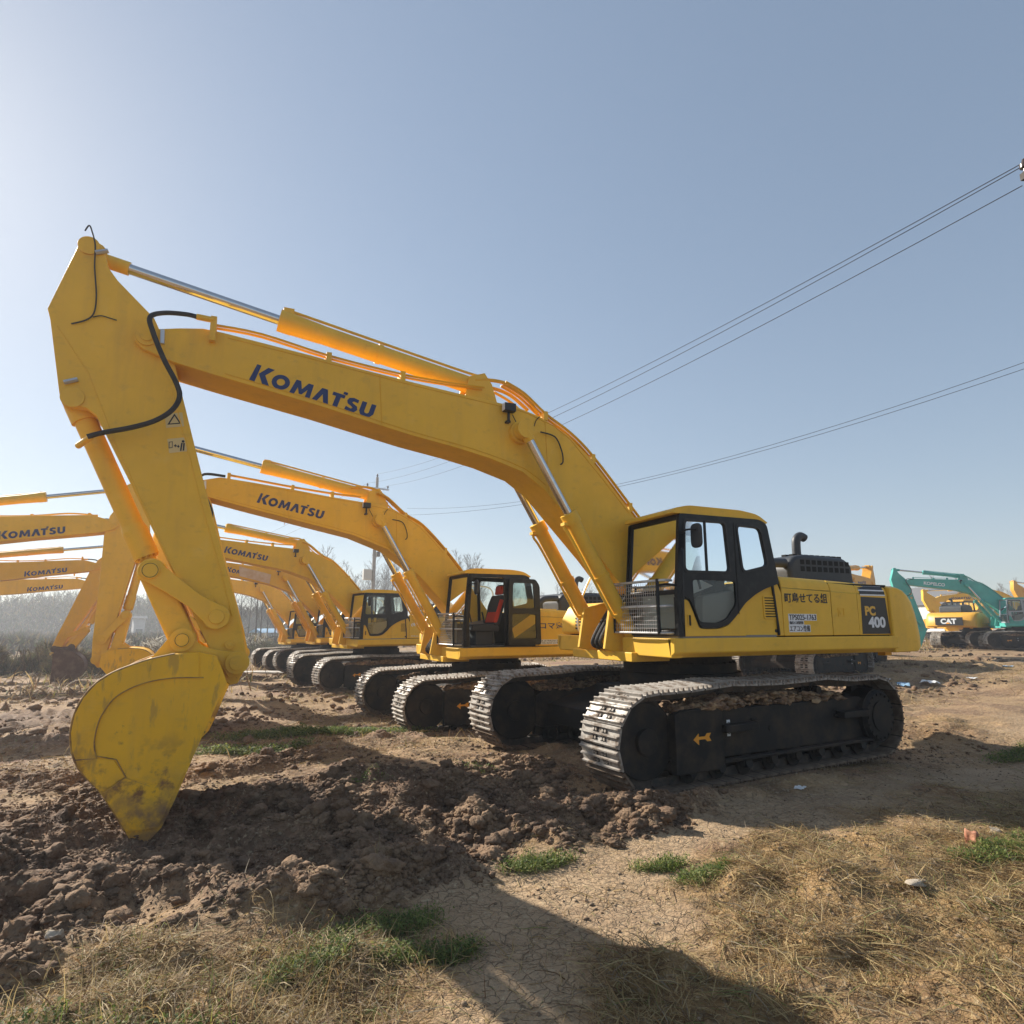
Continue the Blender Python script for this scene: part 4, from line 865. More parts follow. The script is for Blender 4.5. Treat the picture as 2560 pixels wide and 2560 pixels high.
def blob(x, y, cx, cy, rx, ry, ang=0, soft=.35):
    c, s = math.cos(ang), math.sin(ang); dx, dy = x-cx, y-cy
    d = np.sqrt(((dx*c+dy*s)/rx)**2+((-dx*s+dy*c)/ry)**2); return 1-sst(1-soft, 1+soft, d)
def masks(x, y):
    wob = (fbm(x, y, 1.4, 3, 5)-.5)*1.1; X = x+wob; Y = y+(fbm(x, y, 1.7, 3, 9)-.5)*.9
    mud = np.maximum.reduce([blob(X, Y, 7.2, 1.2, 2.2, 1.6, -.25), blob(X, Y, 4.9, 1.0, 1.5, 1.25, .1), blob(X, Y, 3.4, 1.9, 1.1, .75, .25), blob(X, Y, 2.2, 2.35, 1.2, .3, .15), blob(X, Y, 4.3, 2.7, .8, .3, .3)*.7, blob(X, Y, 5.4, 2.55, 1.4, .55, -.3), blob(X, Y, 7.3, 2.7, .9, .5, -.2), blob(X, Y, 9.5, -9, 2.2, 1.6)*.8, blob(X, Y, 8.0, -5.5, 2.6, 1.0)*.65, blob(X, Y, 6.3, -1.6, 2.0, .5, .1)*.75, blob(X, Y, 10, -2.5, 1.6, .8)*.7, blob(X, Y, 3.0, .6, .8, .5)*.8, blob(X, Y, 1.5, -7.6, 2.2, .5)*.6,
                             blob(X, Y, 3.2, -3.2, 1.0, .5)*.6, blob(X, Y, -9, -4.2, 2.5, .7)*.7, blob(X, Y, -14, -7, 3, 1.)*.6])
    path = np.maximum.reduce([blob(X, Y, 4.2, 3.7, .85, .75, .6), blob(X, Y, 3.0, 3.05, 1.3, .38, .35), blob(X, Y, .6, 2.75, 1.9, .42, .1), blob(X, Y, -3.2, 2.7, 3.0, .6, -.1), blob(X, Y, -9, 1.5, 5, 1.5, .2)*.9, blob(X, Y, 4.9, 4.6, .7, .35, .4)])
    X2 = x+wob*.25; Y2 = y+(fbm(x, y, 2.7, 3, 9)-.5)*.25
    green = np.maximum.reduce([blob(X2, Y2, 5.22, 3.48, .42, .17, .12), blob(X2, Y2, 5.65, 3.85, .28, .10), blob(X2, Y2, 3.82, 2.98, .34, .11, .2), blob(X2, Y2, 6.9, 4.0, .5, .2)*.5, blob(X2, Y2, 6.5, 4.3, .5, .25)*.7, blob(X2, Y2, 4.4, -4.0, 1.7, .38, -.15), blob(X2, Y2, 5.6, -2.6, .8, .22, -.3), blob(X2, Y2, .6, 4.42, .5, .18), blob(X2, Y2, 2.85, 3.72, .25, .1), blob(X2, Y2, 3.0, 3.4, .25, .08), blob(X2, Y2, 5.0, 3.9, .3, .09), blob(X2, Y2, -5, 1.9, 1.2, .25)*.6, blob(X2, Y2, 3.2, .1, .4, .15)*.6, blob(X2, Y2, 4.6, .6, .25, .1)])
    straw = np.maximum.reduce([blob(X, Y, 1.9, 4.5, 2.0, 1.15, .1), blob(X, Y, 6.25, 4.0, 1.3, .62, 0), blob(X, Y, -1.2, 4.6, 2.6, 1.0, .15), blob(X, Y, 4.6, 4.95, 1.6, .45, .1), blob(X, Y, 3.9, -4.8, 3.2, 1.6)*.5, blob(X, Y, -6, -5, 5, 2.4, .2)*.6, blob(X, Y, -4, 3.9, 2.5, .6)*.7])
    straw = np.maximum(straw, .28*(fbm(x, y, .5, 4, 31) > .5)); straw = straw*(1-.8*path)*(1-.85*mud); green = green*(1-.5*mud)
    return mud, path, green, straw
def base_h(x, y):
    x = np.asarray(x, float); y = np.asarray(y, float)
    side = sst(-16, -3, x); z = -side*(.19*sst(-.5, -4.6, y)+.017*np.clip(-y-9, 0, 40)); z = z+.32*sst(-12, -24, x)*sst(-55, -30, y*0-30+0*y)
    z = z+.06*sst(3.0, 6.0, y)
    z = z-.12*blob(x, y, -3.2, 1.7, 1.6, 1.2, 0, .8)
    return z
def gh(x, y, full=True):
    x = np.asarray(x, float); y = np.asarray(y, float); z = base_h(x, y)
    if not full: return z
    mud, path, green, straw = masks(x, y)
    r = np.hypot(x-6.1, y-7.5)
    near = 1-sst(25, 60, r)
    und = (fbm(x, y, .35, 3, 2)-.5)*.22*(.3+.7*sst(4, 12, r))
    # keep the ground flat under the tracks
    flat = np.maximum.reduce([blob(x, y, 0, 1.4, 3.0, .55, .09, .3), blob(x, y, 0, -1.4, 3.0, .55, .09, .3), blob(x, y, .85, -5.36, 3.2, 2.4, .04, .3), blob(x, y, 1.5, -13.5, 3.2, 2.6, .2, .3), blob(x, y, 1.4, -21.4, 3.2, 2.4, 0, .3), blob(x, y, 2.1, -27.4, 3.2, 2.4, 0, .3)])
    rg = 1-np.abs(2*fbm(x, y, 1.5, 4, 41)-1); lump = fbm(x, y, 7, 3, 51)
    zz = und + mud*((rg-.62)*.42 + (lump-.5)*.15) + straw*((fbm(x, y, 2.6, 3, 61)-.42)*.20) + (1-mud)*(fbm(x, y, 5, 3, 71)-.5)*.05*(1-.75*path) + (1-mud)*(1-path)*(np.abs(fbm(x, y, 1.3, 5, 75)-.5))*.34*sst(.42, .6, fbm(x, y, .55, 3, 76))
    # hand placed heaps, furrow and straw hummocks
    zz = zz + .17*blob(x, y, 5.0, .25, .8, .35, -.2, .9) + .15*blob(x, y, 3.95, 1.15, .5, .25, 0, .9) + .15*blob(x, y, 7.6, 1.75, 1.3, .35, -.35, .9) - .15*blob(x, y, 6.0, 1.05, 1.5, .25, -.12, .8) + .12*blob(x, y, 5.6, 1.75, 1.3, .22, -.2, .8)
    zz = zz + .10*blob(x, y, 2.35, 4.25, .8, .42, .1, .9) + .10*blob(x, y, 6.2, 3.15, .6, .25, 0, .9) + .12*blob(x, y, .2, 4.9, .9, .4, 0, .9) + .07*blob(x, y, 5.0, 2.95, .9, .25, 0, .9)
    zz = zz + .22*blob(x, y, -8, -3.6, 2.8, .6, .1, .9)*fbm(x, y, 1.2, 3, 8) + .3*blob(x, y, -15, -6, 4, 1., .1, .9)*fbm(x, y, 1.2, 3, 8)
    # cracked-mud trench at the bucket teeth
    zz = zz - .16*blob(x, y, 6.55, 1.15, .8, 1.0, 0, .8)
    return z + zz*near*(1-flat*.92)
def axis_pts(lo, hi, step, far_lo, far_hi, g=1.09):
    c = list(np.arange(lo, hi+step/2, step)); s = step; p = hi
    while p < far_hi: s *= g; p += s; c.append(p)
    s = step; p = lo
    while p > far_lo: s *= g; p -= s; c.insert(0, p)
    return np.array(c)
xs = axis_pts(-4.5, 10.0, .034, -2600, 2600, 1.045); ys = axis_pts(-3.2, 6.0, .034, -3200, 900, 1.045)
GX, GY = np.meshgrid(xs, ys, indexing='ij'); GZ = gh(GX, GY); nx, ny = GX.shape
me = bpy.data.meshes.new('ground'); nv = nx*ny
co = np.stack([GX, GY, GZ], -1).reshape(-1, 3); me.vertices.add(nv); me.vertices.foreach_set('co', co.ravel())
ii, jj = np.meshgrid(np.arange(nx-1), np.arange(ny-1), indexing='ij'); a = (ii*ny+jj).ravel()
q = np.stack([a, a+ny, a+ny+1, a+1], 1); nf = len(q)
me.loops.add(nf*4); me.loops.foreach_set('vertex_index', q.ravel().astype(np.int32)); me.polygons.add(nf); me.polygons.foreach_set('loop_start', np.arange(nf, dtype=np.int32)*4)
me.update(calc_edges=True); me.polygons.foreach_set('use_smooth', np.ones(nf, bool))
mk = np.stack([m_.ravel() for m_ in masks(GX, GY)], 1).astype(np.float32)
at_ = me.color_attributes.new('cover', 'FLOAT_COLOR', 'POINT'); at_.data.foreach_set('color', mk.ravel())
ground = bpy.data.objects.new('ground', me); COL.objects.link(ground); tag(ground, kind='structure')
print('ground verts', nv)
def ground_material():
    m = bpy.data.materials.new('ground_soil'); m.use_nodes = True; nt = m.node_tree; N = nt.nodes; L = nt.links; b = N['Principled BSDF']; b.inputs['Roughness'].default_value = .95
    tc = N.new('ShaderNodeTexCoord'); at2 = N.new('ShaderNodeAttribute'); at2.attribute_name = 'cover'; sep = N.new('ShaderNodeSeparateColor'); L.new(at2.outputs['Color'], sep.inputs[0])
    def noise(sc, det=8, dist=0, w=0):
        n = N.new('ShaderNodeTexNoise'); n.noise_dimensions = '4D'; n.inputs['W'].default_value = w; n.inputs['Scale'].default_value = sc; n.inputs['Detail'].default_value = det; n.inputs['Distortion'].default_value = dist; L.new(tc.outputs['Object'], n.inputs['Vector']); return n.outputs['Fac']
    def rng(s, lo, hi, a=0, c=1):
        r = N.new('ShaderNodeMapRange'); r.inputs[1].default_value = lo; r.inputs[2].default_value = hi; r.inputs[3].default_value = a; r.inputs[4].default_value = c; L.new(s, r.inputs[0]); return r.outputs[0]
    def mix(f, c1, c2):
        x = N.new('ShaderNodeMix'); x.data_type = 'RGBA'
        if isinstance(f, float): x.inputs[0].default_value = f
        else: L.new(f, x.inputs[0])
        for k, c in ((6, c1), (7, c2)):
            if isinstance(c, tuple): x.inputs[k].default_value = (*c, 1)
            else: L.new(c, x.inputs[k])
        return x.outputs[2]
    def math_(op, a, c):
        x = N.new('ShaderNodeMath'); x.operation = op
        for k, v in ((0, a), (1, c)):
            if isinstance(v, (int, float)): x.inputs[k].default_value = v
            else: L.new(v, x.inputs[k])
        return x.outputs[0]
    n1 = noise(.35, 10, .3); n2 = noise(2.2, 10, .2, 3); n3 = noise(18, 8, 0, 5); n4 = noise(70, 4, 0, 7)
    soil = mix(rng(n2, .35, .68), (0.346, 0.222, 0.117), (0.233, 0.139, 0.071)); soil = mix(rng(n1, .42, .6), soil, (0.312, 0.199, 0.094))
    nP = noise(.9, 10, .6, 21); soil = mix(rng(nP, .47, .56, 0, .85), soil, (0.180, 0.102, 0.052)); soil = mix(rng(n1, .58, .66), soil, (0.217, 0.105, 0.063)); soil = mix(rng(n3, .5, .72, 0, .55), soil, (0.432, 0.300, 0.168)); soil = mix(rng(n4, .58, .7, 0, .5), soil, (0.103, 0.060, 0.031))
    pathc = mix(rng(n2, .3, .7), (0.406, 0.282, 0.166), (0.329, 0.222, 0.125)); pathc = mix(rng(nP, .52, .6, 0, .6), pathc, (0.264, 0.177, 0.105)); pathc = mix(rng(n3, .55, .75, 0, .5), pathc, (0.260, 0.169, 0.094))
    mudc = mix(rng(noise(5, 10, .3, 31), .40, .62), (0.174, 0.098, 0.055), (0.109, 0.059, 0.032)); mudc = mix(rng(n3, .48, .7), mudc, (0.260, 0.162, 0.091)); mudc = mix(rng(n1, .5, .62, 0, .6), mudc, (0.147, 0.098, 0.071))
    strawc = mix(rng(n3, .4, .65), (0.260, 0.159, 0.069), (0.363, 0.233, 0.094)); strawc = mix(rng(n2, .5, .7, 0, .7), strawc, (0.174, 0.112, 0.043))
    greenc = mix(rng(n3, .4, .7), (0.078, 0.076, 0.019), (0.147, 0.105, 0.037))
    c = mix(sep.outputs[1], soil, pathc); al = N.new('ShaderNodeMath'); al.operation = 'MULTIPLY'; L.new(at2.outputs['Alpha'], al.inputs[0]); al.inputs[1].default_value = .85
    c = mix(al.outputs[0], c, strawc); c = mix(math_('MULTIPLY', sep.outputs[2], rng(n3, .35, .55)), c, greenc)
    c = mix(sep.outputs[0], c, mudc)
    n5 = noise(38, 6, .4, 41); c = mix(rng(n5, .54, .66, 0, .55), c, (.10, .068, .042)); c = mix(rng(noise(26, 6, .8, 43), .57, .68, 0, .5), c, (.50, .40, .25)); L.new(c, b.inputs['Base Color'])
    # cracks on the dry path + grains
    vo = N.new('ShaderNodeTexVoronoi'); vo.feature = 'DISTANCE_TO_EDGE'; vo.inputs['Scale'].default_value = 11
    wv = N.new('ShaderNodeVectorMath'); wv.operation = 'ADD'; nn = N.new('ShaderNodeTexNoise'); nn.inputs['Scale'].default_value = 6; L.new(tc.outputs['Object'], nn.inputs['Vector'])
    sc_ = N.new('ShaderNodeVectorMath'); sc_.operation = 'SCALE'; sc_.inputs['Scale'].default_value = .18; L.new(nn.outputs['Color'], sc_.inputs[0]); L.new(tc.outputs['Object'], wv.inputs[0]); L.new(sc_.outputs[0], wv.inputs[1]); L.new(wv.outputs[0], vo.inputs['Vector'])
    cr = rng(vo.outputs['Distance'], 0, .035); cr = math_('MAXIMUM', cr, math_('SUBTRACT', 1, sep.outputs[1]))
    h = math_('ADD', math_('MULTIPLY', n3, .9), math_('MULTIPLY', n4, .35)); h = math_('ADD', h, math_('MULTIPLY', cr, .5))
    h = math_('ADD', h, math_('MULTIPLY', math_('MULTIPLY', n2, sep.outputs[0]), 1.5))
    bp = N.new('ShaderNodeBump'); bp.inputs['Strength'].default_value = 1.; bp.inputs['Distance'].default_value = .032; L.new(h, bp.inputs['Height']); L.new(bp.outputs[0], b.inputs['Normal'])
    return m
me.materials.append(ground_material())
def gz(x, y): return float(gh(np.array([x]), np.array([y]))[0])
def atg(u, v, off=0):
    z = 0.
    for _ in range(12): p = at(u, v, z); z = .5*z+.5*gz(p.x, p.y)
    return Vector((p.x, p.y, gz(p.x, p.y)+off))

# ------------------------------------------------------------------ machines
hero = excavator('large yellow foreground excavator with its bucket on the soil and a black number panel', (0, 0, 0), 0, 1, R(5.06), 'L', lod=0, opts=('panel400', 'guard', 'pipes'))
def pose_z(x, y): return float(base_h(x, y))
excavator('yellow excavator with open cab door and red seat, right behind the foreground excavator', (.845, -5.364, -.197), .041, .945, .03, 'S', db=.0, arm_s=.93, lod=0, opts=('sangyo', 'guard', 'dooropen', 'redseat', 'pipes'))
excavator('third yellow excavator of the row, with white writing on its flank and a closed cab', (1.45, -13.5, -.203), .18, .94, 0, 'S', db=-.035, arm_s=.93, lod=1, paint='yellow_pale', opts=('kabu', 'guard'))
excavator('yellow excavator with a sheet of cardboard taped over its boom lettering', (1.4, -21.3, -.302), .138, .94, 0, 'S', db=.0, arm_s=.93, lod=1, paint='yellow_old', opts=('card',))
excavator('farthest yellow excavator of the row with a plain boom, beside the scrub', (2.08, -27.3, -.46), .17, .93, 0, 'S', db=.0, arm_s=.93, lod=1, opts=('plainboom',))
excavator('yellow excavator at the left edge with its yellow bucket on the ground, facing the row', (15.387, -10.645, -.19), 3.19, .93, 0, 'L', db=.0, da=-.02+.327, lod=1)
excavator('yellow excavator at the left edge with a muddy brown bucket', (17.3, -20.9, -.36), 3.218, .93, 0, 'L', db=-.01, da=.0, dk=-.3, bucketm='rust', lod=1, paint='yellow_old')
excavator('yellow excavator with the lowest boom at the left edge, farthest of the three', (18.579, -26.807, -.50), 3.18, .93, 0, 'L', db=-.05, da=.05, lod=1)
p = atd(2005, 1668, 21.5)
excavator('excavator standing behind the foreground excavator, only its tracks showing under the body', (p.x-.6, p.y-.6, gz(p.x, p.y)-.02), 3.4, .92, 0, 'S', db=-.45, arm_s=.9, da=1.1, lod=1)
p = atd(2172, 1425, 31); gz_ = .1; yk = math.pi+.35
hx, hz = rot2((6.85, 5.55), -.12, FOOT)
excavator('yellow excavator whose arm head rises above the rear of the foreground excavator', (p.x-hx*.9*math.cos(yk), p.y-hx*.9*math.sin(yk), p.z-hz*.9), yk, .9, 0, 'S', db=-.12, arm_s=.93, da=.2, paint='oyellow', lod=2)
# right hand background
p = atd(2480, 1622, 34.)
ky = -.72; kx_, ky_ = 2.3*.86, 1.6*.86; kob = (p.x-kx_*math.cos(ky)+ky_*math.sin(ky), p.y-kx_*math.sin(ky)-ky_*math.cos(ky), p.z)
excavator('teal excavator with a grey cab in the right background', kob, ky, .86, 0, 'S', db=-.05, arm_s=.93, da=.10, paint='teal', cabpaint='greycab', bucketm='teal', lod=1, opts=('kobelco',))
p = atd(2376, 1552, 37.); yc_ = math.pi+.10
excavator('orange yellow excavator turned away with a black logo plate on its counterweight', (p.x+3.3*.93*math.cos(yc_), p.y+3.3*.93*math.sin(yc_), p.z-1.80*.93), yc_, .93, 0, 'S', db=-.62, arm_s=.93, da=.3, paint='oyellow', lod=1, opts=('cat', 'plainboom'))
p = atd(2335, 1500, 46.); hx, hz = rot2((6.25, 4.7), -.22, FOOT)
excavator('yellow excavator behind the teal boom with its own lettered boom lowered', (p.x-hx*.93*math.cos(-.7), p.y-hx*.93*math.sin(-.7), p.z-hz*.93), -.7, .93, 0, 'S', db=-.22, arm_s=.9, da=.05, lod=2)
p = atd(2440, 1500, 50.)
excavator('faded yellow excavator crowded behind the teal one, arm folded against the boom', (p.x-4.5, p.y-4.5, p.z-3.6), .95, .93, 0, 'S', db=-.25, arm_s=.9, da=.55, paint='oyellow', lod=2, opts=('plainboom',))
p = atd(2534, 1452, 52.); yk = -.5
hx, hz = rot2((6.85, 5.55), 0, FOOT)
excavator('yellow excavator at the right edge, only its arm head rising behind the teal boom', (p.x-hx*.93*math.cos(yk), p.y-hx*.93*math.sin(yk), p.z-hz*.93), yk, .93, 0, 'S', db=0, arm_s=.93, da=-.15, paint='oyellow', lod=2, opts=('plainboom',))

# ------------------------------------------------------------------ poles and wires
def utility_pole(name, label, x, y, z, h, r, ang, box=True):
    t = empty(name, (x, y, z)); tag(t, label, 'utility pole', 'utility poles')
    q = MB(); q.cyl((0, 0, 0), (0, 0, h), r, r*.62, n=16); q.build('pole_shaft', M['pole'], t)
    ca, sa = math.cos(ang), math.sin(ang); RM = Matrix.Rotation(ang, 4, 'Z')
    q = MB(); q.box(-.85, .85, -.05, .05, h-.95, h-.83, RM @ Matrix.Translation((0, r, 0))); q.cyl(RM @ Vector((-.4, r, h-.9)), RM @ Vector((0, r, h-1.5)), .02, n=6); q.cyl(RM @ Vector((.4, r, h-.9)), RM @ Vector((0, r, h-1.5)), .02, n=6)
    ca_ = q.build('crossarm', M['metal'] if box else M['black'], t)
    tops = []
    for k, (px, pz) in enumerate(((-.78, h-.83), (0, h), (.78, h-.83))):
        q = MB(); o = RM @ Vector((px, r if px else 0, pz)); q.cyl(o, o+Vector((0, 0, .10)), .035, n=10); q.cyl(o+Vector((0, 0, .10)), o+Vector((0, 0, .16)), .075, n=12); q.cyl(o+Vector((0, 0, .16)), o+Vector((0, 0, .25)), .055, .03, n=12); q.build('insulator', M['ceramic'], ca_)
        tops.append(Vector((x, y, z))+o+Vector((0, 0, .25)))
    if box:
        q = MB(); q.box(.16, .75, -.2, .2, h*.42, h*.42+.75); q.build('meter_box', M['pale'], t, .02); q = MB(); q.box(-.4, -.15, -.15, .15, h*.55, h*.55+.35); q.build('switch_box', M['interior'], t, .02)
    return tops
p1 = atd(929, 1560, 44.); z1 = -.6; H1 = 44.*(1560-1183)/1552+1.776-z1
T1 = utility_pole('utility_pole', 'grey concrete utility pole rising behind the second boom, with meter boxes', p1.x, p1.y, z1, H1, .16, R(8))
e = at(2552, 432, 9.2); pd = Vector((-1, .35, 0)).normalized()
P2 = Vector((e.x, e.y, 0)) + Vector((-.66, .25, 0))
T2 = utility_pole('utility_pole', 'dark pole at the right edge, only its crossarm tip and insulator in view', P2.x, P2.y, 0, 9.9, .16, math.atan2(-.36, .95), False)
def wire(label, a, b, sag, r=.008):
    q = MB(); pts = []
    for i in range(25): t = i/24; p = a.lerp(b, t); p.z -= sag*4*t*(1-t); pts.append(p)
    q.tube(pts, r, 5, 1); o = q.build('power_line', M['wire']); tag(o, label, 'power line', 'overhead power lines')
pe = at(2552, 402, 9.35)
A0 = at(2556, 408, 9.3); A1 = at(2556, 416, 9.3); A2 = at(2556, 464, 8.9)
wire('upper of the twin black wires running down to the far pole', A0, T1[1], .9); wire('lower of the twin black wires running down to the far pole', A1 + Vector((0, 0, 0)), T1[2], 1.0)
wire('single black wire below the twin wires, running to the far pole', A2, T1[0], .9)
B0 = at(2620, 885, 9.); B1 = at(2620, 893, 9.)
BL = at(1018, 1271, 9.0); BL2 = at(860, 1283, 9.)
wire('upper thin wire of the low pair on the right of the sky', B0, BL, 1.2); wire('lower thin wire of the low pair on the right of the sky', B1+Vector((0, 0, -.1)), BL2, 1.5)
C0 = atd(560, 1395, 60.); C1 = atd(300, 1500, 95)
wire('thin wire leaving the far pole towards the left', T1[0], C0 + (C0-T1[0])*.4, .4, .009); wire('second thin wire leaving the far pole towards the left', T1[2], C0+Vector((.8, 0, .3)) + (C0-T1[0])*.4, .4, .009)

# ------------------------------------------------------------------ loose clods, straw, weeds
def bulk(name, V, F, mats, mi=None, nv_face=3, smooth=False, label=None, cat=None):
    me = bpy.data.meshes.new(name); me.vertices.add(len(V)); me.vertices.foreach_set('co', V.astype(np.float32).ravel())
    nf = len(F); me.loops.add(nf*nv_face); me.loops.foreach_set('vertex_index', F.astype(np.int32).ravel()); me.polygons.add(nf); me.polygons.foreach_set('loop_start', np.arange(nf, dtype=np.int32)*nv_face)
    for m in mats: me.materials.append(m)
    if mi is not None: me.polygons.foreach_set('material_index', mi.astype(np.int32))
    me.update(calc_edges=True)
    if smooth: me.polygons.foreach_set('use_smooth', np.ones(nf, bool))
    o = bpy.data.objects.new(name, me); COL.objects.link(o); tag(o, label, cat, kind='stuff'); return o
def subdiv_ico(n):
    bm = bmesh.new(); bmesh.ops.create_icosphere(bm, subdivisions=n, radius=1); v = np.array([x.co[:] for x in bm.verts]); f = np.array([[w.index for w in x.verts] for x in bm.faces]); bm.free(); return v, f
def sample(n, x0, x1, y0, y1, dens):
    X = []; Y = []
    k = 0
    while k < n:
        x = RNG.uniform(x0, x1, 40000); y = RNG.uniform(y0, y1, 40000); keep = RNG.random(40000) < dens(x, y); X.append(x[keep]); Y.append(y[keep]); k += keep.sum()
        if keep.sum() < 5: break
    return np.concatenate(X)[:n], np.concatenate(Y)[:n]
def in_view(x, y, m=1.15):
    dx, dy = x-CP.x, y-CP.y; dep = dx*FW.x+dy*FW.y; lat = dx*RT.x+dy*RT.y; return (dep > .6) & (np.abs(lat) < dep*.825*m+.3)
m = mat('soil_crumb', (.27, .195, .125), .95); nmix(m, (.15, .10, .062), 3, .42, .6, 8, 1); nmix(m, (.38, .29, .19), 9, .5, .66, 8, .8, seed=3); M['crumb'] = m
def clods(n, area, rlo, rhi, lv, dens, pw=2.5, name='soil_clods', mats=None):
    v, f = subdiv_ico(lv); x, y = sample(n, *area, dens); n = len(x); r = rlo+(rhi-rlo)*RNG.random(n)**pw
    z = gh(x, y)+r*.15
    base = v[None]*(1+(.17 if lv > 2 else .24)*RNG.standard_normal((n, len(v), 1)))
    # lumpy low frequency shape
    for _ in range(7):
        d = RNG.standard_normal((n, 3)); d /= np.linalg.norm(d, axis=1, keepdims=True); dt = np.einsum('kj,nj->nk', v, d); base *= (1-.34*np.clip(dt-.3, 0, 1)**1.2)[:, :, None]
    sc = np.stack([RNG.uniform(.8, 1.35, n), RNG.uniform(.8, 1.35, n), RNG.uniform(.5, .9, n)], 1)
    an = RNG.uniform(0, 6.28, n); c, s = np.cos(an)[:, None], np.sin(an)[:, None]; P = base*sc[:, None, :]*r[:, None, None]
    Q = np.stack([P[..., 0]*c-P[..., 1]*s, P[..., 0]*s+P[..., 1]*c, P[..., 2]], -1)+np.stack([x, y, z], 1)[:, None, :]
    F = f[None]+(np.arange(n)*len(v))[:, None, None]
    bulk(name, Q.reshape(-1, 3), F.reshape(-1, 3), mats or [M['clod']], smooth=False, label='loose dry soil clods over the churned ground', cat='soil clods')
m = mat('soil_clod', (.15, .088, .05), .97); nmix(m, (.27, .175, .10), 1.6, .42, .66, 8, 1); nmix(m, (.09, .055, .037), 2.7, .48, .66, 8, .9, seed=4); nmix(m, (.25, .18, .115), 30, .5, .7, 6, .6, seed=9); bump(m, 45, 1., .02); M['clod'] = m
mudd = lambda x, y: masks(x, y)[0]*in_view(x, y)*(.12+.88*(fbm(x, y, 1.8, 3, 77) > .49))
keep_tip = lambda x, y: 1-blob(x, y, 6.6, 1.1, .7, .8, 0, .5)
clods(1500, (2.2, 9.5, -1.8, 3.4), .03, .10, 3, lambda x, y: mudd(x, y)*keep_tip(x, y), 2.6)
clods(24000, (1.2, 10.5, -2.5, 3.6), .010, .042, 1, mudd, 2.0)
clods(36000, (1.2, 9.5, -1.5, 3.6), .005, .016, 1, lambda x, y: masks(x, y)[0]*in_view(x, y), 1.2)
clods(20000, (-4, 10, -4, 5.2), .004, .022, 1, lambda x, y: (.10+.5*(fbm(x, y, 1.6, 3, 86) > .5))*(1-.7*masks(x, y)[1])*in_view(x, y), 2.2, mats=[M['crumb']])
clods(9000, (-6, 12, -9, 1.5), .008, .05, 1, lambda x, y: (fbm(x, y, .9, 4, 87) > .5)*in_view(x, y)*(1-.8*masks(x, y)[1]), 2.5)
clods(3500, (-40, 14, -30, -3), .03, .16, 1, lambda x, y: (fbm(x, y, .5, 3, 88) > .56)*in_view(x, y)*np.minimum(1, 8/np.hypot(x-6, y-7)), 2.5)
def blades(n, area, dens, Lr, Wr, tilt, mats, probs, name, label, seg=3, zoff=0., curl=.5, pw=1.):
    x, y = sample(n, *area, dens); n = len(x); L = Lr[0]+(Lr[1]-Lr[0])*RNG.random(n)**pw; W = RNG.uniform(*Wr, n); an = RNG.uniform(0, 2*np.pi, n)
    el = np.clip(RNG.normal(tilt[0], tilt[1], n), .02, 1.5); dl = RNG.normal(-curl, curl*.6, n); da = RNG.normal(0, .6, n)
    z = gh(x, y)+zoff*RNG.random(n)
    P = [np.stack([x, y, z], 1)]; p = P[0].copy()
    for k in range(seg):
        t = (k+.5)/seg; e = el+dl*t; a = an+da*t; st = L/seg
        p = p+np.stack([np.cos(e)*np.cos(a)*st, np.cos(e)*np.sin(a)*st, np.sin(e)*st], 1); P.append(p.copy())
    for k in range(1, seg+1): g = gh(P[k][:, 0], P[k][:, 1], False) if False else z-.01; P[k][:, 2] = np.maximum(P[k][:, 2], g+.004+.02*RNG.random(n))
    sd = np.stack([-np.sin(an), np.cos(an), RNG.normal(0, .5, n)], 1); V = []
    for k in range(seg+1):
        w = (W*(1-.75*(k/seg)**1.5)/2)[:, None]; V += [P[k]-sd*w, P[k]+sd*w]
    V = np.stack(V, 1); m_ = V.shape[1]; F = []
    for k in range(seg): F.append([2*k, 2*k+1, 2*k+3, 2*k+2])
    F = np.array(F)[None]+(np.arange(n)*m_)[:, None, None]
    mi = np.repeat(RNG.choice(len(mats), n, p=probs), seg)
    bulk(name, V.reshape(-1, 3), F.reshape(-1, 4), mats, mi, 4, label=label, cat='grass')
def leafmat(name, col, tr=.35):
    m = mat(name, col, .7); nt = m.node_tree; N = nt.nodes; L = nt.links; b = N['Principled BSDF']; t = N.new('ShaderNodeBsdfTranslucent'); t.inputs[0].default_value = (*[min(1, c*1.15) for c in col], 1)
    x = N.new('ShaderNodeMixShader'); x.inputs[0].default_value = tr; L.new(b.outputs[0], x.inputs[1]); L.new(t.outputs[0], x.inputs[2]); L.new(x.outputs[0], N['Material Output'].inputs[0]); return m
ST = [leafmat('straw_pale', (.43, .32, .15)), leafmat('straw_tan', (.31, .20, .08)), leafmat('straw_brown', (.15, .085, .038)), leafmat('straw_grey', (.25, .20, .13)), leafmat('straw_green', (.20, .21, .06))]
GR = [leafmat('weed_green', (.13, .18, .035), .4), leafmat('weed_dark_green', (.065, .10, .022), .4), leafmat('weed_yellow_green', (.24, .25, .06), .4)]
strd = lambda x, y: masks(x, y)[3]**1.2*in_view(x, y)
allm = lambda x, y: np.clip(.28+.72*masks(x, y)[3], 0, 1)*(1-.60*masks(x, y)[1])*(1-.88*masks(x, y)[0])*in_view(x, y)*(fbm(x, y, 1.1, 3, 91) > .40)
patch = lambda x, y: np.clip((fbm(x, y, 2.2, 4, 97)-.42)*7, .03, 1)
blades(17000, (-3.5, 7.6, 2.6, 6.2), lambda x, y: strd(x, y)*patch(x, y), (.06, .25), (.003, .007), (.10, .18), ST, [.36, .27, .16, .16, .05], 'dry_straw', 'matted dry straw covering the near ground', 3, .02, .25, 1.4)
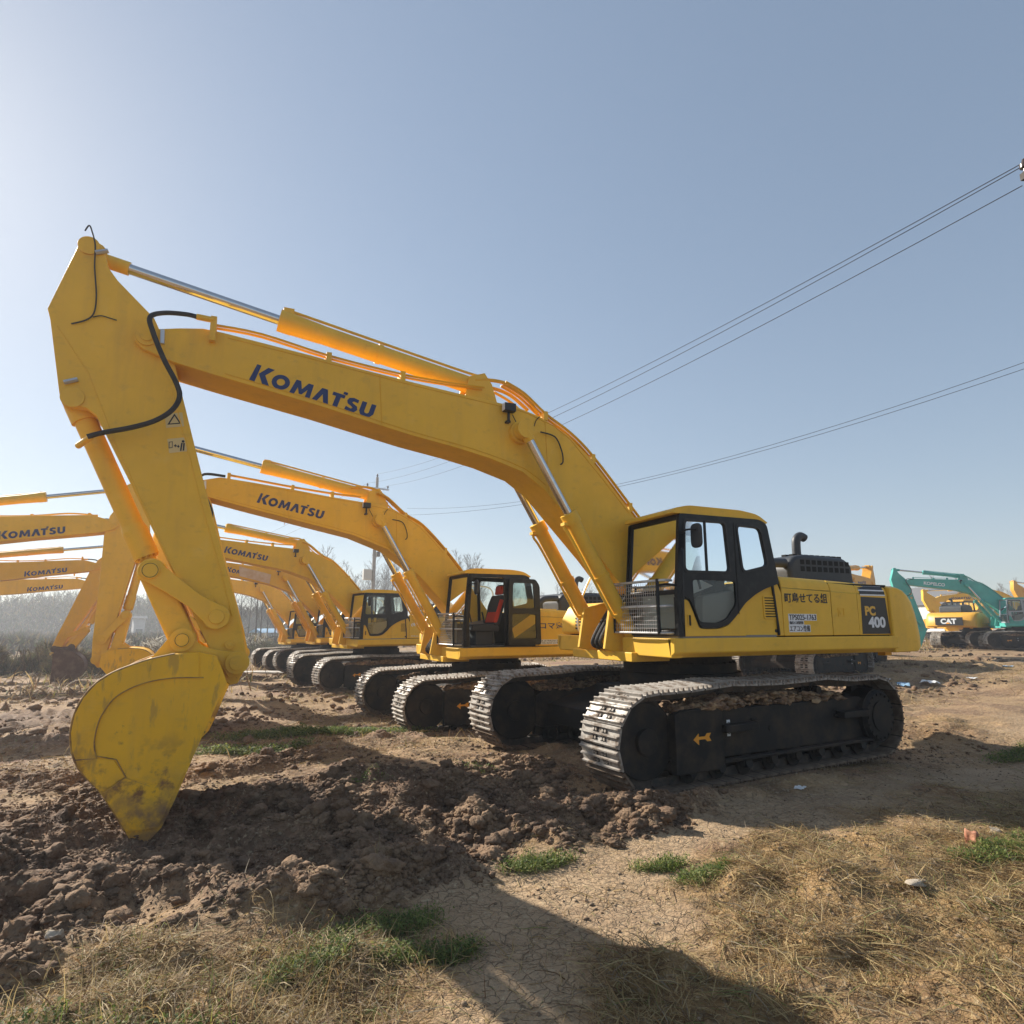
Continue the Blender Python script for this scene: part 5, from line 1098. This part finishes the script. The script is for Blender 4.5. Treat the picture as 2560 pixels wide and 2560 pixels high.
blades(22000, (-3.5, 7.6, 2.6, 6.2), strd, (.03, .14), (.002, .005), (.2, .35), ST, [.30, .27, .22, .14, .07], 'dry_straw', 'short broken straw between the matted stems', 2, .02, .3, 1.2)
blades(38000, (-6, 9, -2, 6.4), allm, (.04, .20), (.002, .005), (.10, .15), ST, [.25, .30, .22, .18, .05], 'dry_straw', 'scattered straw stems on bare soil', 3, .005, .15, 1.5)
blades(3600, (4.8, 7.4, 2.7, 5.0), lambda x, y: strd(x, y)*patch(x+3, y), (.07, .26), (.0025, .006), (.75, .4), ST, [.33, .27, .17, .1, .13], 'dry_grass', 'upright dry grass stems in the near left foreground', 4, 0, 1.3, 1.5)
blades(1500, (-2, 4.5, 3.2, 6), lambda x, y: strd(x, y)*patch(x, y+5), (.06, .22), (.0025, .005), (.8, .35), ST, [.35, .28, .15, .1, .12], 'dry_grass', 'short upright dry grass in the near right foreground', 4, 0, 1.2, 1.4)
far = lambda x, y: np.clip(.22+masks(x, y)[3], 0, 1)*(1-.9*masks(x, y)[1])*(1-.8*masks(x, y)[0])*in_view(x, y)*(fbm(x, y, .6, 3, 93) > .42)
blades(56000, (-22, 13, -16, -1.5), far, (.07, .30), (.005, .012), (.30, .4), ST, [.26, .32, .22, .12, .08], 'dry_grass', 'dry grass over the middle ground between the machines', 3, 0, .7, 1.6)
blades(30000, (-55, 40, -60, -14), lambda x, y: (fbm(x, y, .25, 3, 94) > .40)*in_view(x, y)*np.clip(30/np.hypot(x-6, y-7), 0, 1), (.25, .7), (.02, .05), (.7, .4), ST, [.22, .30, .26, .16, .06], 'dry_grass', 'dry grass in the far field', 3, 0, .6, 1.6)
grd = lambda x, y: masks(x, y)[2]**1.5*in_view(x, y)
def leaves(n, area, dens, size, hgt, name, label, dist_scale=1):
    x, y = sample(n, *area, dens); n = len(x); z = gh(x, y)+RNG.random(n)**1.5*hgt; s = RNG.uniform(*size, n); an = RNG.uniform(0, 6.28, n); ti = RNG.uniform(-.2, 1.0, n)
    d = np.stack([np.cos(an)*np.cos(ti), np.sin(an)*np.cos(ti), np.sin(ti)], 1); w = np.stack([-np.sin(an), np.cos(an), RNG.normal(0, .3, n)], 1); c = np.stack([x, y, z], 1); s = s[:, None]
    V = np.stack([c, c+d*s*.5+w*s*.28, c+d*s, c+d*s*.5-w*s*.28], 1); F = np.arange(n*4).reshape(-1, 4); mi = RNG.choice(3, n, p=[.5, .28, .22])
    bulk(name, V.reshape(-1, 3), F, GR, mi, 4, label=label, cat='weeds')
leaves(17000, (-2.5, 7.2, 2.6, 5), grd, (.010, .028), .06, 'green_weeds', 'low green weeds in patches on the near ground')
leaves(16000, (1.5, 7.5, -6.5, -1.2), grd, (.02, .05), .10, 'green_weeds', 'green weeds in the strip before the second excavator')
leaves(5000, (-9, 6, -1.2, 2.8), grd, (.015, .035), .06, 'green_weeds', 'sparse green weeds beside the tracks')
blades(5000, (-2.5, 7.4, 2.6, 5), grd, (.03, .12), (.003, .006), (.9, .4), GR, [.4, .2, .4], 'green_weeds', 'green grass blades among the near weeds', 3, 0, .8)

# ------------------------------------------------------------------ litter and stones
def scrap(name, u, v, w, d, m, label, cat, rz=0, h=.02, seed=1):
    p = atg(u, v); rg = random.Random(seed); b = MB(); n = 5; vs = []
    for i in range(n+1):
        for j in range(n+1): vs.append(((i/n-.5)*w*(1+rg.uniform(-.1, .1)), (j/n-.5)*d*(1+rg.uniform(-.1, .1)), h*(.4+rg.uniform(0, 1))))
    k = len(vs); vs += [(x, y, z-.004) for x, y, z in vs]
    fs = []
    for i in range(n):
        for j in range(n): a_ = i*(n+1)+j; fs += [(a_, a_+n+1, a_+n+2, a_+1), (k+a_, k+a_+1, k+a_+n+2, k+a_+n+1)]
    for i in range(n):
        a_ = i*(n+1); fs += [(a_, k+a_, k+a_+n+1, a_+n+1)]; a_ = i*(n+1)+n; fs += [(a_, a_+n+1, k+a_+n+1, k+a_)]; fs += [(i, i+1, k+i+1, k+i)]; a_ = n*(n+1)+i; fs += [(a_, k+a_, k+a_+1, a_+1)]
    b.add(vs, fs); o = b.build(name, m, None); o.location = p; o.rotation_euler = (0, 0, rz); tag(o, label, cat, None); return o
def stone(u, v, r, m, label, cat, seed, sc=(1, 1, 1), name='stone'):
    p = atg(u, v); vv, ff = subdiv_ico(3); rg = np.random.default_rng(seed); q_ = vv.copy()
    for _ in range(14): d = rg.standard_normal(3); d /= np.linalg.norm(d); t = vv@d; q_ = q_-np.outer(np.clip(t-.62, 0, 1)*.8, d)
    b = MB(); b.add((q_*np.array(sc)*r).tolist(), ff.tolist()); o = b.build(name, m, None, sharp=35); o.location = p+Vector((0, 0, r*sc[2]*.5)); tag(o, label, cat); return o
m = mat('terracotta', (.36, .13, .07), .9); nmix(m, (.48, .24, .15), 12, .4, .7, 6, 1); bump(m, 60, .5, .005); M['brick'] = m
m = mat('pale_stone', (.33, .27, .20), .9); nmix(m, (.44, .38, .30), 8, .4, .7, 6, 1); bump(m, 50, .5, .005); M['stone'] = m
M['paper'] = mat('white_paper', (.75, .74, .72), .7)
M['ppaper'] = mat('greenish_wrapper', (.60, .68, .64), .5)
scrap('paper_scrap', 2000, 1972, .13, .09, M['paper'], 'white paper scrap on the shaded soil beside the track', 'paper scrap', .5, .02, 2)
scrap('wrapper', 1647, 2055, .15, .05, M['ppaper'], 'long pale green wrapper lying in front of the track', 'wrapper', .2, .015, 3)
scrap('wrapper', 1312, 1997, .13, .06, M['ppaper'], 'small green wrapper between the two front tracks', 'wrapper', .8, .015, 4)
stone(2430, 2108, .085, M['brick'], 'reddish broken brick standing in the straw at the right', 'brick', 3, (.7, .7, 1.15), 'brick')
stone(2485, 2082, .07, M['stone'], 'pale flat stone right behind the reddish brick', 'stone', 4, (1.2, .8, .5))
stone(2295, 2212, .065, M['stone'], 'whitish flat stone half buried in the straw', 'stone', 5, (1.5, .9, .35))
stone(140, 2350, .055, M['stone'], 'pale stone in the clods at the lower left', 'stone', 6, (1, .9, .9))
for i, (u, v, w_) in enumerate(((2302, 1606, .9), (2258, 1718, .5), (2325, 1712, .45), (2210, 1700, .35), (2505, 1605, .6), (2395, 1615, .3), (2160, 1640, .25), (2520, 1668, .3), (2430, 1700, .25), (1745, 1716, .2))):
    scrap('plastic_scrap', u, v, w_, w_*.6, [M['paper'], M['bluesheet'], M['paper']][i % 3], ['large white plastic bag by the teal excavator', 'blue plastic scrap behind the rear of the near track', 'white plastic scrap on the rubble to the right', 'white plastic scrap nearest the foreground counterweight', 'blue plastic heap beside the far right track', 'small white scrap below the logo plate', 'white scrap under the counterweight', 'blue scrap on the far right rubble', 'white scrap on the right in the dry grass', 'white scrap on the soil behind the near track'][i], 'plastic scrap', i*.7, .10 if w_ > .4 else .05, i+20)

# ------------------------------------------------------------------ strip of pale concrete road on the left
q = MB(); L_ = [atg(-160, 1688), atg(150, 1688), atg(420, 1687), atg(760, 1684)]; d_ = Vector((-.4, -.92, 0))*.9
vs = []
for i in range(len(L_)-1):
    for t in range(8):
        p = L_[i].lerp(L_[i+1], t/8); p2 = p+d_; zz = max(gz(p.x, p.y), gz(p2.x, p2.y))+.05; vs += [(p.x, p.y, zz), (p2.x, p2.y, zz), (p.x, p.y, zz-.3), (p2.x, p2.y, zz-.3)]
fs = []
for i in range(len(vs)//4-1): a_ = i*4; fs += [(a_, a_+1, a_+5, a_+4), (a_, a_+4, a_+6, a_+2)]
m = mat('pale_concrete', (.52, .50, .46), .9); nmix(m, (.4, .37, .33), 2, .4, .7, 6, 1)
q.add(vs, fs); tag(q.build('concrete_road', m, None, smooth=False), kind='structure')

# ------------------------------------------------------------------ bushes, reeds, bare trees
TW = [mat('twig_grey', (.13, .11, .09), .9), mat('twig_brown', (.10, .072, .05), .9), leafmat('dead_leaf', (.20, .15, .075), .3), leafmat('dull_leaf', (.085, .10, .045), .3), leafmat('reed_plume', (.52, .48, .40), .4)]
def sticks(V0, D, L, W, bend, rng):
    """bent two-segment ribbons; returns verts, faces"""
    n = len(V0); sd = np.cross(D, rng.standard_normal((n, 3))); sd /= np.linalg.norm(sd, axis=1, keepdims=True)+1e-9
    mid = V0+D*L[:, None]*.5; D2 = D+bend*rng.standard_normal((n, 3)); D2 /= np.linalg.norm(D2, axis=1, keepdims=True); end = mid+D2*L[:, None]*.5; w = W[:, None]/2
    V = np.stack([V0-sd*w, V0+sd*w, mid-sd*w*.7, mid+sd*w*.7, end-sd*w*.15, end+sd*w*.15], 1).reshape(-1, 3)
    F = (np.array([[0, 1, 3, 2], [2, 3, 5, 4]])[None]+(np.arange(n)*6)[:, None, None]).reshape(-1, 4); return V, F
def np_mesh(name, V, F, mats, mi=None):
    me = bpy.data.meshes.new(name); me.vertices.add(len(V)); me.vertices.foreach_set('co', V.astype(np.float32).ravel()); nf = len(F); k = F.shape[1]
    me.loops.add(nf*k); me.loops.foreach_set('vertex_index', F.astype(np.int32).ravel()); me.polygons.add(nf); me.polygons.foreach_set('loop_start', np.arange(nf, dtype=np.int32)*k)
    for m in mats: me.materials.append(m)
    if mi is not None: me.polygons.foreach_set('material_index', mi.astype(np.int32))
    me.update(calc_edges=True); return me
def bush_mesh(w, h, n, seed, leafy=.5, matset=(0, 1, 2, 3), wd=.02):
    rg = np.random.default_rng(seed); nb = max(int(w*2.2), 1)
    cx = rg.uniform(-w/2, w/2, nb); cy = rg.uniform(-w/3, w/3, nb); ch = h*rg.uniform(.55, 1, nb); k = rg.integers(0, nb, n)
    th = rg.uniform(0, 6.28, n); rr = rg.random(n)**.5*.75*np.minimum(1, h); hz = rg.random(n)**.8
    V0 = np.stack([cx[k]+np.cos(th)*rr*(1-.4*hz), cy[k]+np.sin(th)*rr*(1-.4*hz), hz*ch[k]*.85*np.sqrt(np.clip(1-(rr/.9)**2, .1, 1))], 1)
    D = np.stack([np.cos(th)*.6+rg.normal(0, .5, n), np.sin(th)*.6+rg.normal(0, .5, n), rg.uniform(.1, 1.2, n)], 1); D /= np.linalg.norm(D, axis=1, keepdims=True)
    V, F = sticks(V0, D, rg.uniform(.15, .5, n)*min(1, h), rg.uniform(wd*.5, wd*1.5, n), .4, rg); mi = np.repeat(rg.choice(matset, n), 2)
    return np_mesh('foliage', V, F, TW, mi)
def stem_part(parent, h, n, seed, sp):
    rg = random.Random(seed); b = MB()
    for i in range(n): x, y = rg.uniform(-sp, sp), rg.uniform(-sp*.5, sp*.5); b.tube([(x, y, -.1), (x*1.1+rg.uniform(-.1, .1), y, h*.4), (x*1.2+rg.uniform(-.2, .2), y, h*.75)], .02, 5, 2)
    return b.build('stem', TW[1], parent)
def bush(x, y, w, h, n, seed, label, cat='bush', name='scrub_bush', group='scrub bushes at the edge of the field', ms=(0, 1, 2, 3), wd=.02):
    t = empty(name, (x, y, float(gh(x, y))-.05), 0); tag(t, label, cat, group)
    o = bpy.data.objects.new('foliage', bush_mesh(w, h, n, seed, matset=ms, wd=wd)); COL.objects.link(o); o.parent = t; stem_part(t, h, 8, seed, w/2); return t
BD = 27.
for i, (u, D_, w_, h_, n_, lb) in enumerate(((-40, 27, 3.4, 1.5, 9000, 'dense dark scrub bush at the left edge'), (70, 29, 3.6, 1.75, 9000, 'tall grey brown scrub bush beside the left edge'), (175, 28, 3.2, 1.6, 8000, 'rounded dark bush just left of the brown bucket'), (300, 31, 3., 1.1, 6000, 'low scrub right of the brown bucket'), (470, 34, 3., 1.0, 5000, 'low dark scrub seen under the foreground arm link'),
                                            (625, 46, 4, 1.5, 5000, 'brown scrub left of the farthest excavator'), (700, 50, 4, 1.9, 5000, 'brown scrub behind the farthest excavator'), (560, 48, 4, 1.3, 5000, 'scrub behind the foreground stick end'))):
    p = atd(u, 1600, D_); bush(p.x, p.y, w_, h_, n_, 50+i, lb, wd=.03)
for i, (u, D_, w_, h_, lb) in enumerate(((425, 40, 3.5, 2.1, 'pale plumed reeds under the foreground bucket cylinder'), (350, 43, 3.0, 2.0, 'pale plumed reeds left of the white pillar'), (500, 42, 3.5, 2.0, 'pale reeds right of the white pillar'), (650, 52, 5, 2.2, 'pale reeds behind the farthest excavator'), (590, 54, 4, 2.1, 'pale reeds beside the foreground arm edge'))):
    p = atd(u, 1600, D_); t = bush(p.x, p.y, w_, h_, 3500, 90+i, lb, 'reeds', 'reed_clump', 'reed clumps at the field edge', (2, 4, 4, 0), .045)
for i, (u, v, h_) in enumerate(((178, 1700, .55), (205, 1690, .4))):
    p = atg(u, v); bush(p.x, p.y, .5, h_, 500, 130+i, ['yellow green weed in front of the brown bucket', 'small weed right of the brown bucket teeth'][i], 'weed', 'weed_plant', 'weeds by the brown bucket', (2, 4, 3), .02)
def tree_meshes(h, seed, spread, wt=1.):
    rg = np.random.default_rng(seed); b = MB(); lean = rg.normal(0, .03, 2); top = Vector((lean[0]*h, lean[1]*h, h))
    b.cyl((0, 0, -.3), tuple(top*.5), .11*wt, .07*wt, n=7); b.cyl(tuple(top*.5), tuple(top), .07*wt, .015, n=6); tm = b.mesh('trunk', TW[0])
    nb = 26; Vs = []; Fs = []; o = 0; V0 = []; DD = []; LL = []
    for i in range(nb):
        t = .28+.68*i/nb+rg.normal(0, .015); a = rg.uniform(0, 6.28); L = h*spread*(1.1-t)*rg.uniform(.7, 1.2)+.3; d = np.array([math.cos(a)*.55, math.sin(a)*.55, 1.]); d /= np.linalg.norm(d); p0 = np.array(top)*t
        V0.append(p0); DD.append(d); LL.append(L)
    V0 = np.array(V0); DD = np.array(DD); LL = np.array(LL); A = sticks(V0, DD, LL, np.full(nb, .045*wt), .15, rg); Vs.append(A[0]); Fs.append(A[1]); o = len(A[0])
    for lv, (m_, l_, w_) in enumerate(((9, .38, .028), (5, .22, .020))):
        k = np.repeat(np.arange(len(V0)), m_); t = rg.uniform(.2, 1, len(k)); P0 = V0[k]+DD[k]*(LL[k]*t)[:, None]; D = DD[k]+rg.normal(0, .45, (len(k), 3)); D[:, 2] = np.abs(D[:, 2])+.15; D /= np.linalg.norm(D, axis=1, keepdims=True); L = LL[k]*l_*rg.uniform(.6, 1.3, len(k))/(1 if lv == 0 else .6)
        A = sticks(P0, D, L, np.full(len(k), w_*wt), .2, rg); Vs.append(A[0]); Fs.append(A[1]+o); o += len(A[0]); V0, DD, LL = P0, D, L
    return tm, np_mesh('crown', np.concatenate(Vs), np.concatenate(Fs), [TW[0]])
TM_ = [tree_meshes(11, 200+i, .26+.03*i) for i in range(5)]
def tree(x, y, s, k, label, rz):
    t = empty('bare_tree', (x, y, float(gh(x, y))-.1), rz, s); tag(t, label, 'tree', 'bare winter trees behind the excavators')
    for nm, me_ in (('trunk', TM_[k][0]), ('crown', TM_[k][1])): o = bpy.data.objects.new(nm, me_); COL.objects.link(o); o.parent = t
rg = random.Random(5)
def tl(u):
    for a_, b_, w_ in ((560, 720, 'between the foreground arm and the farthest boom'), (720, 900, 'left of the concrete pole'), (900, 1000, 'right beside the concrete pole'), (1000, 1200, 'behind the open door excavator'), (1200, 1700, 'behind the foreground boom cylinders'), (1700, 2700, 'behind the machines on the right'), (-300, 560, 'in the left distance')):
        if a_ <= u < b_: return w_
    return 'in the distance'
for i in range(64):
    u = 700+i*8+rg.uniform(-4, 4); D_ = rg.uniform(88, 120); p = atd(u, 1590, D_); tree(p.x, p.y, rg.uniform(.85, 1.25), i % 5, 'slender bare tree in hazy distance '+tl(u), rg.uniform(0, 6))
for i, u in enumerate((575, 600, 618, 640, 652, 668, 690, 705)):
    p = atd(u, 1590, rg.uniform(58, 70)); tree(p.x, p.y, rg.uniform(.6, .85), i % 5, 'leaning bare tree '+tl(u), rg.uniform(0, 6))
for i in range(26):
    u = rg.choice((rg.uniform(1230, 1560), rg.uniform(2300, 2640))); p = atd(u, 1580, rg.uniform(100, 140)); tree(p.x, p.y, rg.uniform(.7, 1.0), i % 5, 'distant bare tree '+tl(u), rg.uniform(0, 6))
# far wood: one mass of bare crowns on a low rise
def wood(name, label, u0, u1, D0, D1, hfun, n, seed, size=(.5, 1.6)):
    rg = np.random.default_rng(seed); u = rg.uniform(u0, u1, n); D_ = rg.uniform(D0, D1, n); h = hfun(u)*rg.uniform(.82, 1.05, n)*(.85+.3*vnoise(u/9., D_/8, 3)); zt = rg.random(n)**.7
    fw = np.array(FW); rt = np.array(RT); fx_ = np.array([fw[0], fw[1]])/math.hypot(fw[0], fw[1]); lat = (u-1280)/CAM['f']
    X = CP.x+D_*(fx_[0]+lat*rt[0]); Y = CP.y+D_*(fx_[1]+lat*rt[1]); Z = zt*h-1.0
    V0 = np.stack([X, Y, Z], 1); D = np.stack([rg.normal(0, .45, n), rg.normal(0, .45, n), rg.uniform(.3, 1.2, n)], 1); D /= np.linalg.norm(D, axis=1, keepdims=True)
    V, F = sticks(V0, D, rg.uniform(*size, n), rg.uniform(.10, .32, n)*(1-.55*zt), .5, rg); o = bpy.data.objects.new(name, np_mesh(name, V, F, TW, np.repeat(rg.choice([0, 1, 2, 3], n, p=[.4, .25, .15, .2]), 2))); COL.objects.link(o); tag(o, label, 'wood', kind='stuff')
wood('distant_wood', 'hazy bare wood on the left horizon', -500, 760, 120, 165, lambda u: 7.6+1.2*np.sin(u/130.)-.8*sst(250, 700, u)+.2, 70000, 300)
wood('scrub_belt', 'low brown scrub belt across the left middle distance', -600, 800, 52, 118, lambda u: 1.15+.25*np.sin(u/45.), 40000, 305, (.3, .9))
wood('scrub_belt', 'low brown scrub belt behind the row to the right', 800, 2300, 60, 150, lambda u: 1.5+.3*np.sin(u/60.), 30000, 306, (.3, .9))
wood('distant_wood', 'hazy bare wood behind the right of the row', 760, 1700, 165, 210, lambda u: 5.2+.8*np.sin(u/90.), 26000, 301)
wood('distant_wood', 'hazy brush behind the excavators at the right', 2250, 3100, 75, 110, lambda u: 5.2+.6*np.sin(u/60.), 20000, 302)

# ------------------------------------------------------------------ small far buildings and a van
def shed(name, label, u, v, D_, w, d, h, rh, rz, wall, roof):
    p = atd(u, v, D_); t = empty(name, (p.x, p.y, float(gh(p.x, p.y))-.1), rz); tag(t, label, 'shed' if name != 'white_house' else 'house')
    q = MB(); q.box(-w/2, w/2, -d/2, d/2, 0, h); wa = q.build('wall', wall, t)
    q = MB(); q.prism([(-d/2-.3, h-.02), (d/2+.3, h-.02), (0, h+rh)], -w/2-.3, w/2+.3, 'yz'); q.build('roof', roof, t)
    for k in ((-.28, .28) if w > 3 else ()):
        q = MB(); q.box(k*w-.5, k*w+.5, d/2, d/2+.06, h*.35, h*.75); f_ = q.build('window', M['interior'], wa); q = MB(); q.box(k*w-.42, k*w+.42, d/2+.06, d/2+.07, h*.38, h*.72); q.build('pane', M['gap'], f_)
    q = MB(); q.box(-.45, .45, d/2, d/2+.05, 0, min(2, h*.8)); q.build('door', M['interior'], wa)
shed('white_house', 'narrow white building in the haze below the foreground bucket cylinder', 345, 1575, 95, 1.5, 1.5, 3.6, .4, .3, M['plaster'], M['roof'])
shed('low_shed', 'low shed with a pale blue roof behind the farthest excavator', 690, 1580, 80, 5, 3, 1.7, .5, .45, M['plaster'], M['bluesheet'])
shed('large_shed', 'white gabled shed with a dark roof behind the teal boom', 2352, 1560, 70, 10, 7, 3.6, 2.2, 1.2, M['plaster'], M['roof'])
p = atd(1062, 1580, 60.); t = empty('white_van', (p.x, p.y, float(gh(p.x, p.y))), 1.2); tag(t, 'small white van far behind the open door excavator', 'van')
q = MB(); q.prism(rnd([(-2.2, .35), (2.3, .35), (2.35, .95), (1.9, 1.1), (1.25, 1.85), (-2.0, 1.9), (-2.2, 1.6)], .15), -.85, .85); bd = q.build('body', M['dwhite'], t, .06, 3)
q = MB(); q.prism([(1.72, 1.12), (1.2, 1.75), (.3, 1.75), (.3, 1.12)], .85, .86); q.prism([(.2, 1.12), (.2, 1.75), (-1.7, 1.75), (-1.7, 1.12)], .85, .86); q.prism([(1.72, 1.12), (1.2, 1.75), (.3, 1.75), (.3, 1.12)], -.86, -.85); q.build('side_window', M['gap'], bd)
for x_ in (-1.4, 1.5):
    for y_ in (-.8, .8): q = MB(); q.cyl((x_, y_-.1, .32), (x_, y_+.1, .32), .32, n=18); q.build('wheel', M['rubber'], t)

# ------------------------------------------------------------------ light, sky, haze
SX, SY = .80, -1.5; sd_ = Vector((SX, SY, 1)).normalized()
sun = bpy.data.lights.new('sun', 'SUN'); sun.energy = 4.3; sun.angle = R(.6); sun.color = (1, .93, .82); so = bpy.data.objects.new('sun', sun); COL.objects.link(so); so.rotation_euler = sd_.to_track_quat('Z', 'Y').to_euler()
w = bpy.data.worlds.new('World'); SC.world = w; w.use_nodes = True; N = w.node_tree.nodes; L = w.node_tree.links; bg = N['Background']
sky = N.new('ShaderNodeTexSky'); sky.sky_type = 'NISHITA'; sky.sun_disc = False; sky.sun_elevation = math.asin(sd_.z); sky.sun_rotation = math.atan2(SX, SY); sky.air_density = 1.0; sky.dust_density = .4; sky.ozone_density = 1.2; sky.altitude = 50
def vm(op, a, k):
    x = N.new('ShaderNodeVectorMath'); x.operation = op; L.new(a, x.inputs[0])
    if op == 'SCALE': x.inputs['Scale'].default_value = k
    else: x.inputs[1].default_value = k
    return x.outputs[0]
v_ = vm('SCALE', sky.outputs[0], .486); gm = N.new('ShaderNodeGamma'); gm.inputs[1].default_value = .54; L.new(v_, gm.inputs[0])
v_ = vm('MULTIPLY', gm.outputs[0], (1.50, 1.60, 1.71)); L.new(v_, bg.inputs[0]); bg.inputs[1].default_value = .11   # gamma and tint flatten the sky's glow, like camera tone mapping
HAZE = .0017
if HAZE:
    q = MB(); q.box(-160, 110, -260, 60, -6, 19); hz_ = q.build('haze', [], None, smooth=False); tag(hz_, kind='stuff'); hz_['label'] = 'thin pale haze over the whole yard'; hz_['category'] = 'haze'
    m = bpy.data.materials.new('haze_air'); m.use_nodes = True; N = m.node_tree.nodes; N.remove(N['Principled BSDF']); pv = N.new('ShaderNodeVolumePrincipled'); pv.inputs['Color'].default_value = (.90, .94, 1, 1); pv.inputs['Density'].default_value = HAZE; pv.inputs['Anisotropy'].default_value = .3
    m.node_tree.links.new(pv.outputs[0], N['Material Output'].inputs['Volume']); hz_.data.materials.append(m)
SC.view_settings.view_transform = 'Standard'; SC.view_settings.look = 'None'; SC.view_settings.exposure = 1.08; SC.view_settings.gamma = 1
print('objects', len(bpy.data.objects))
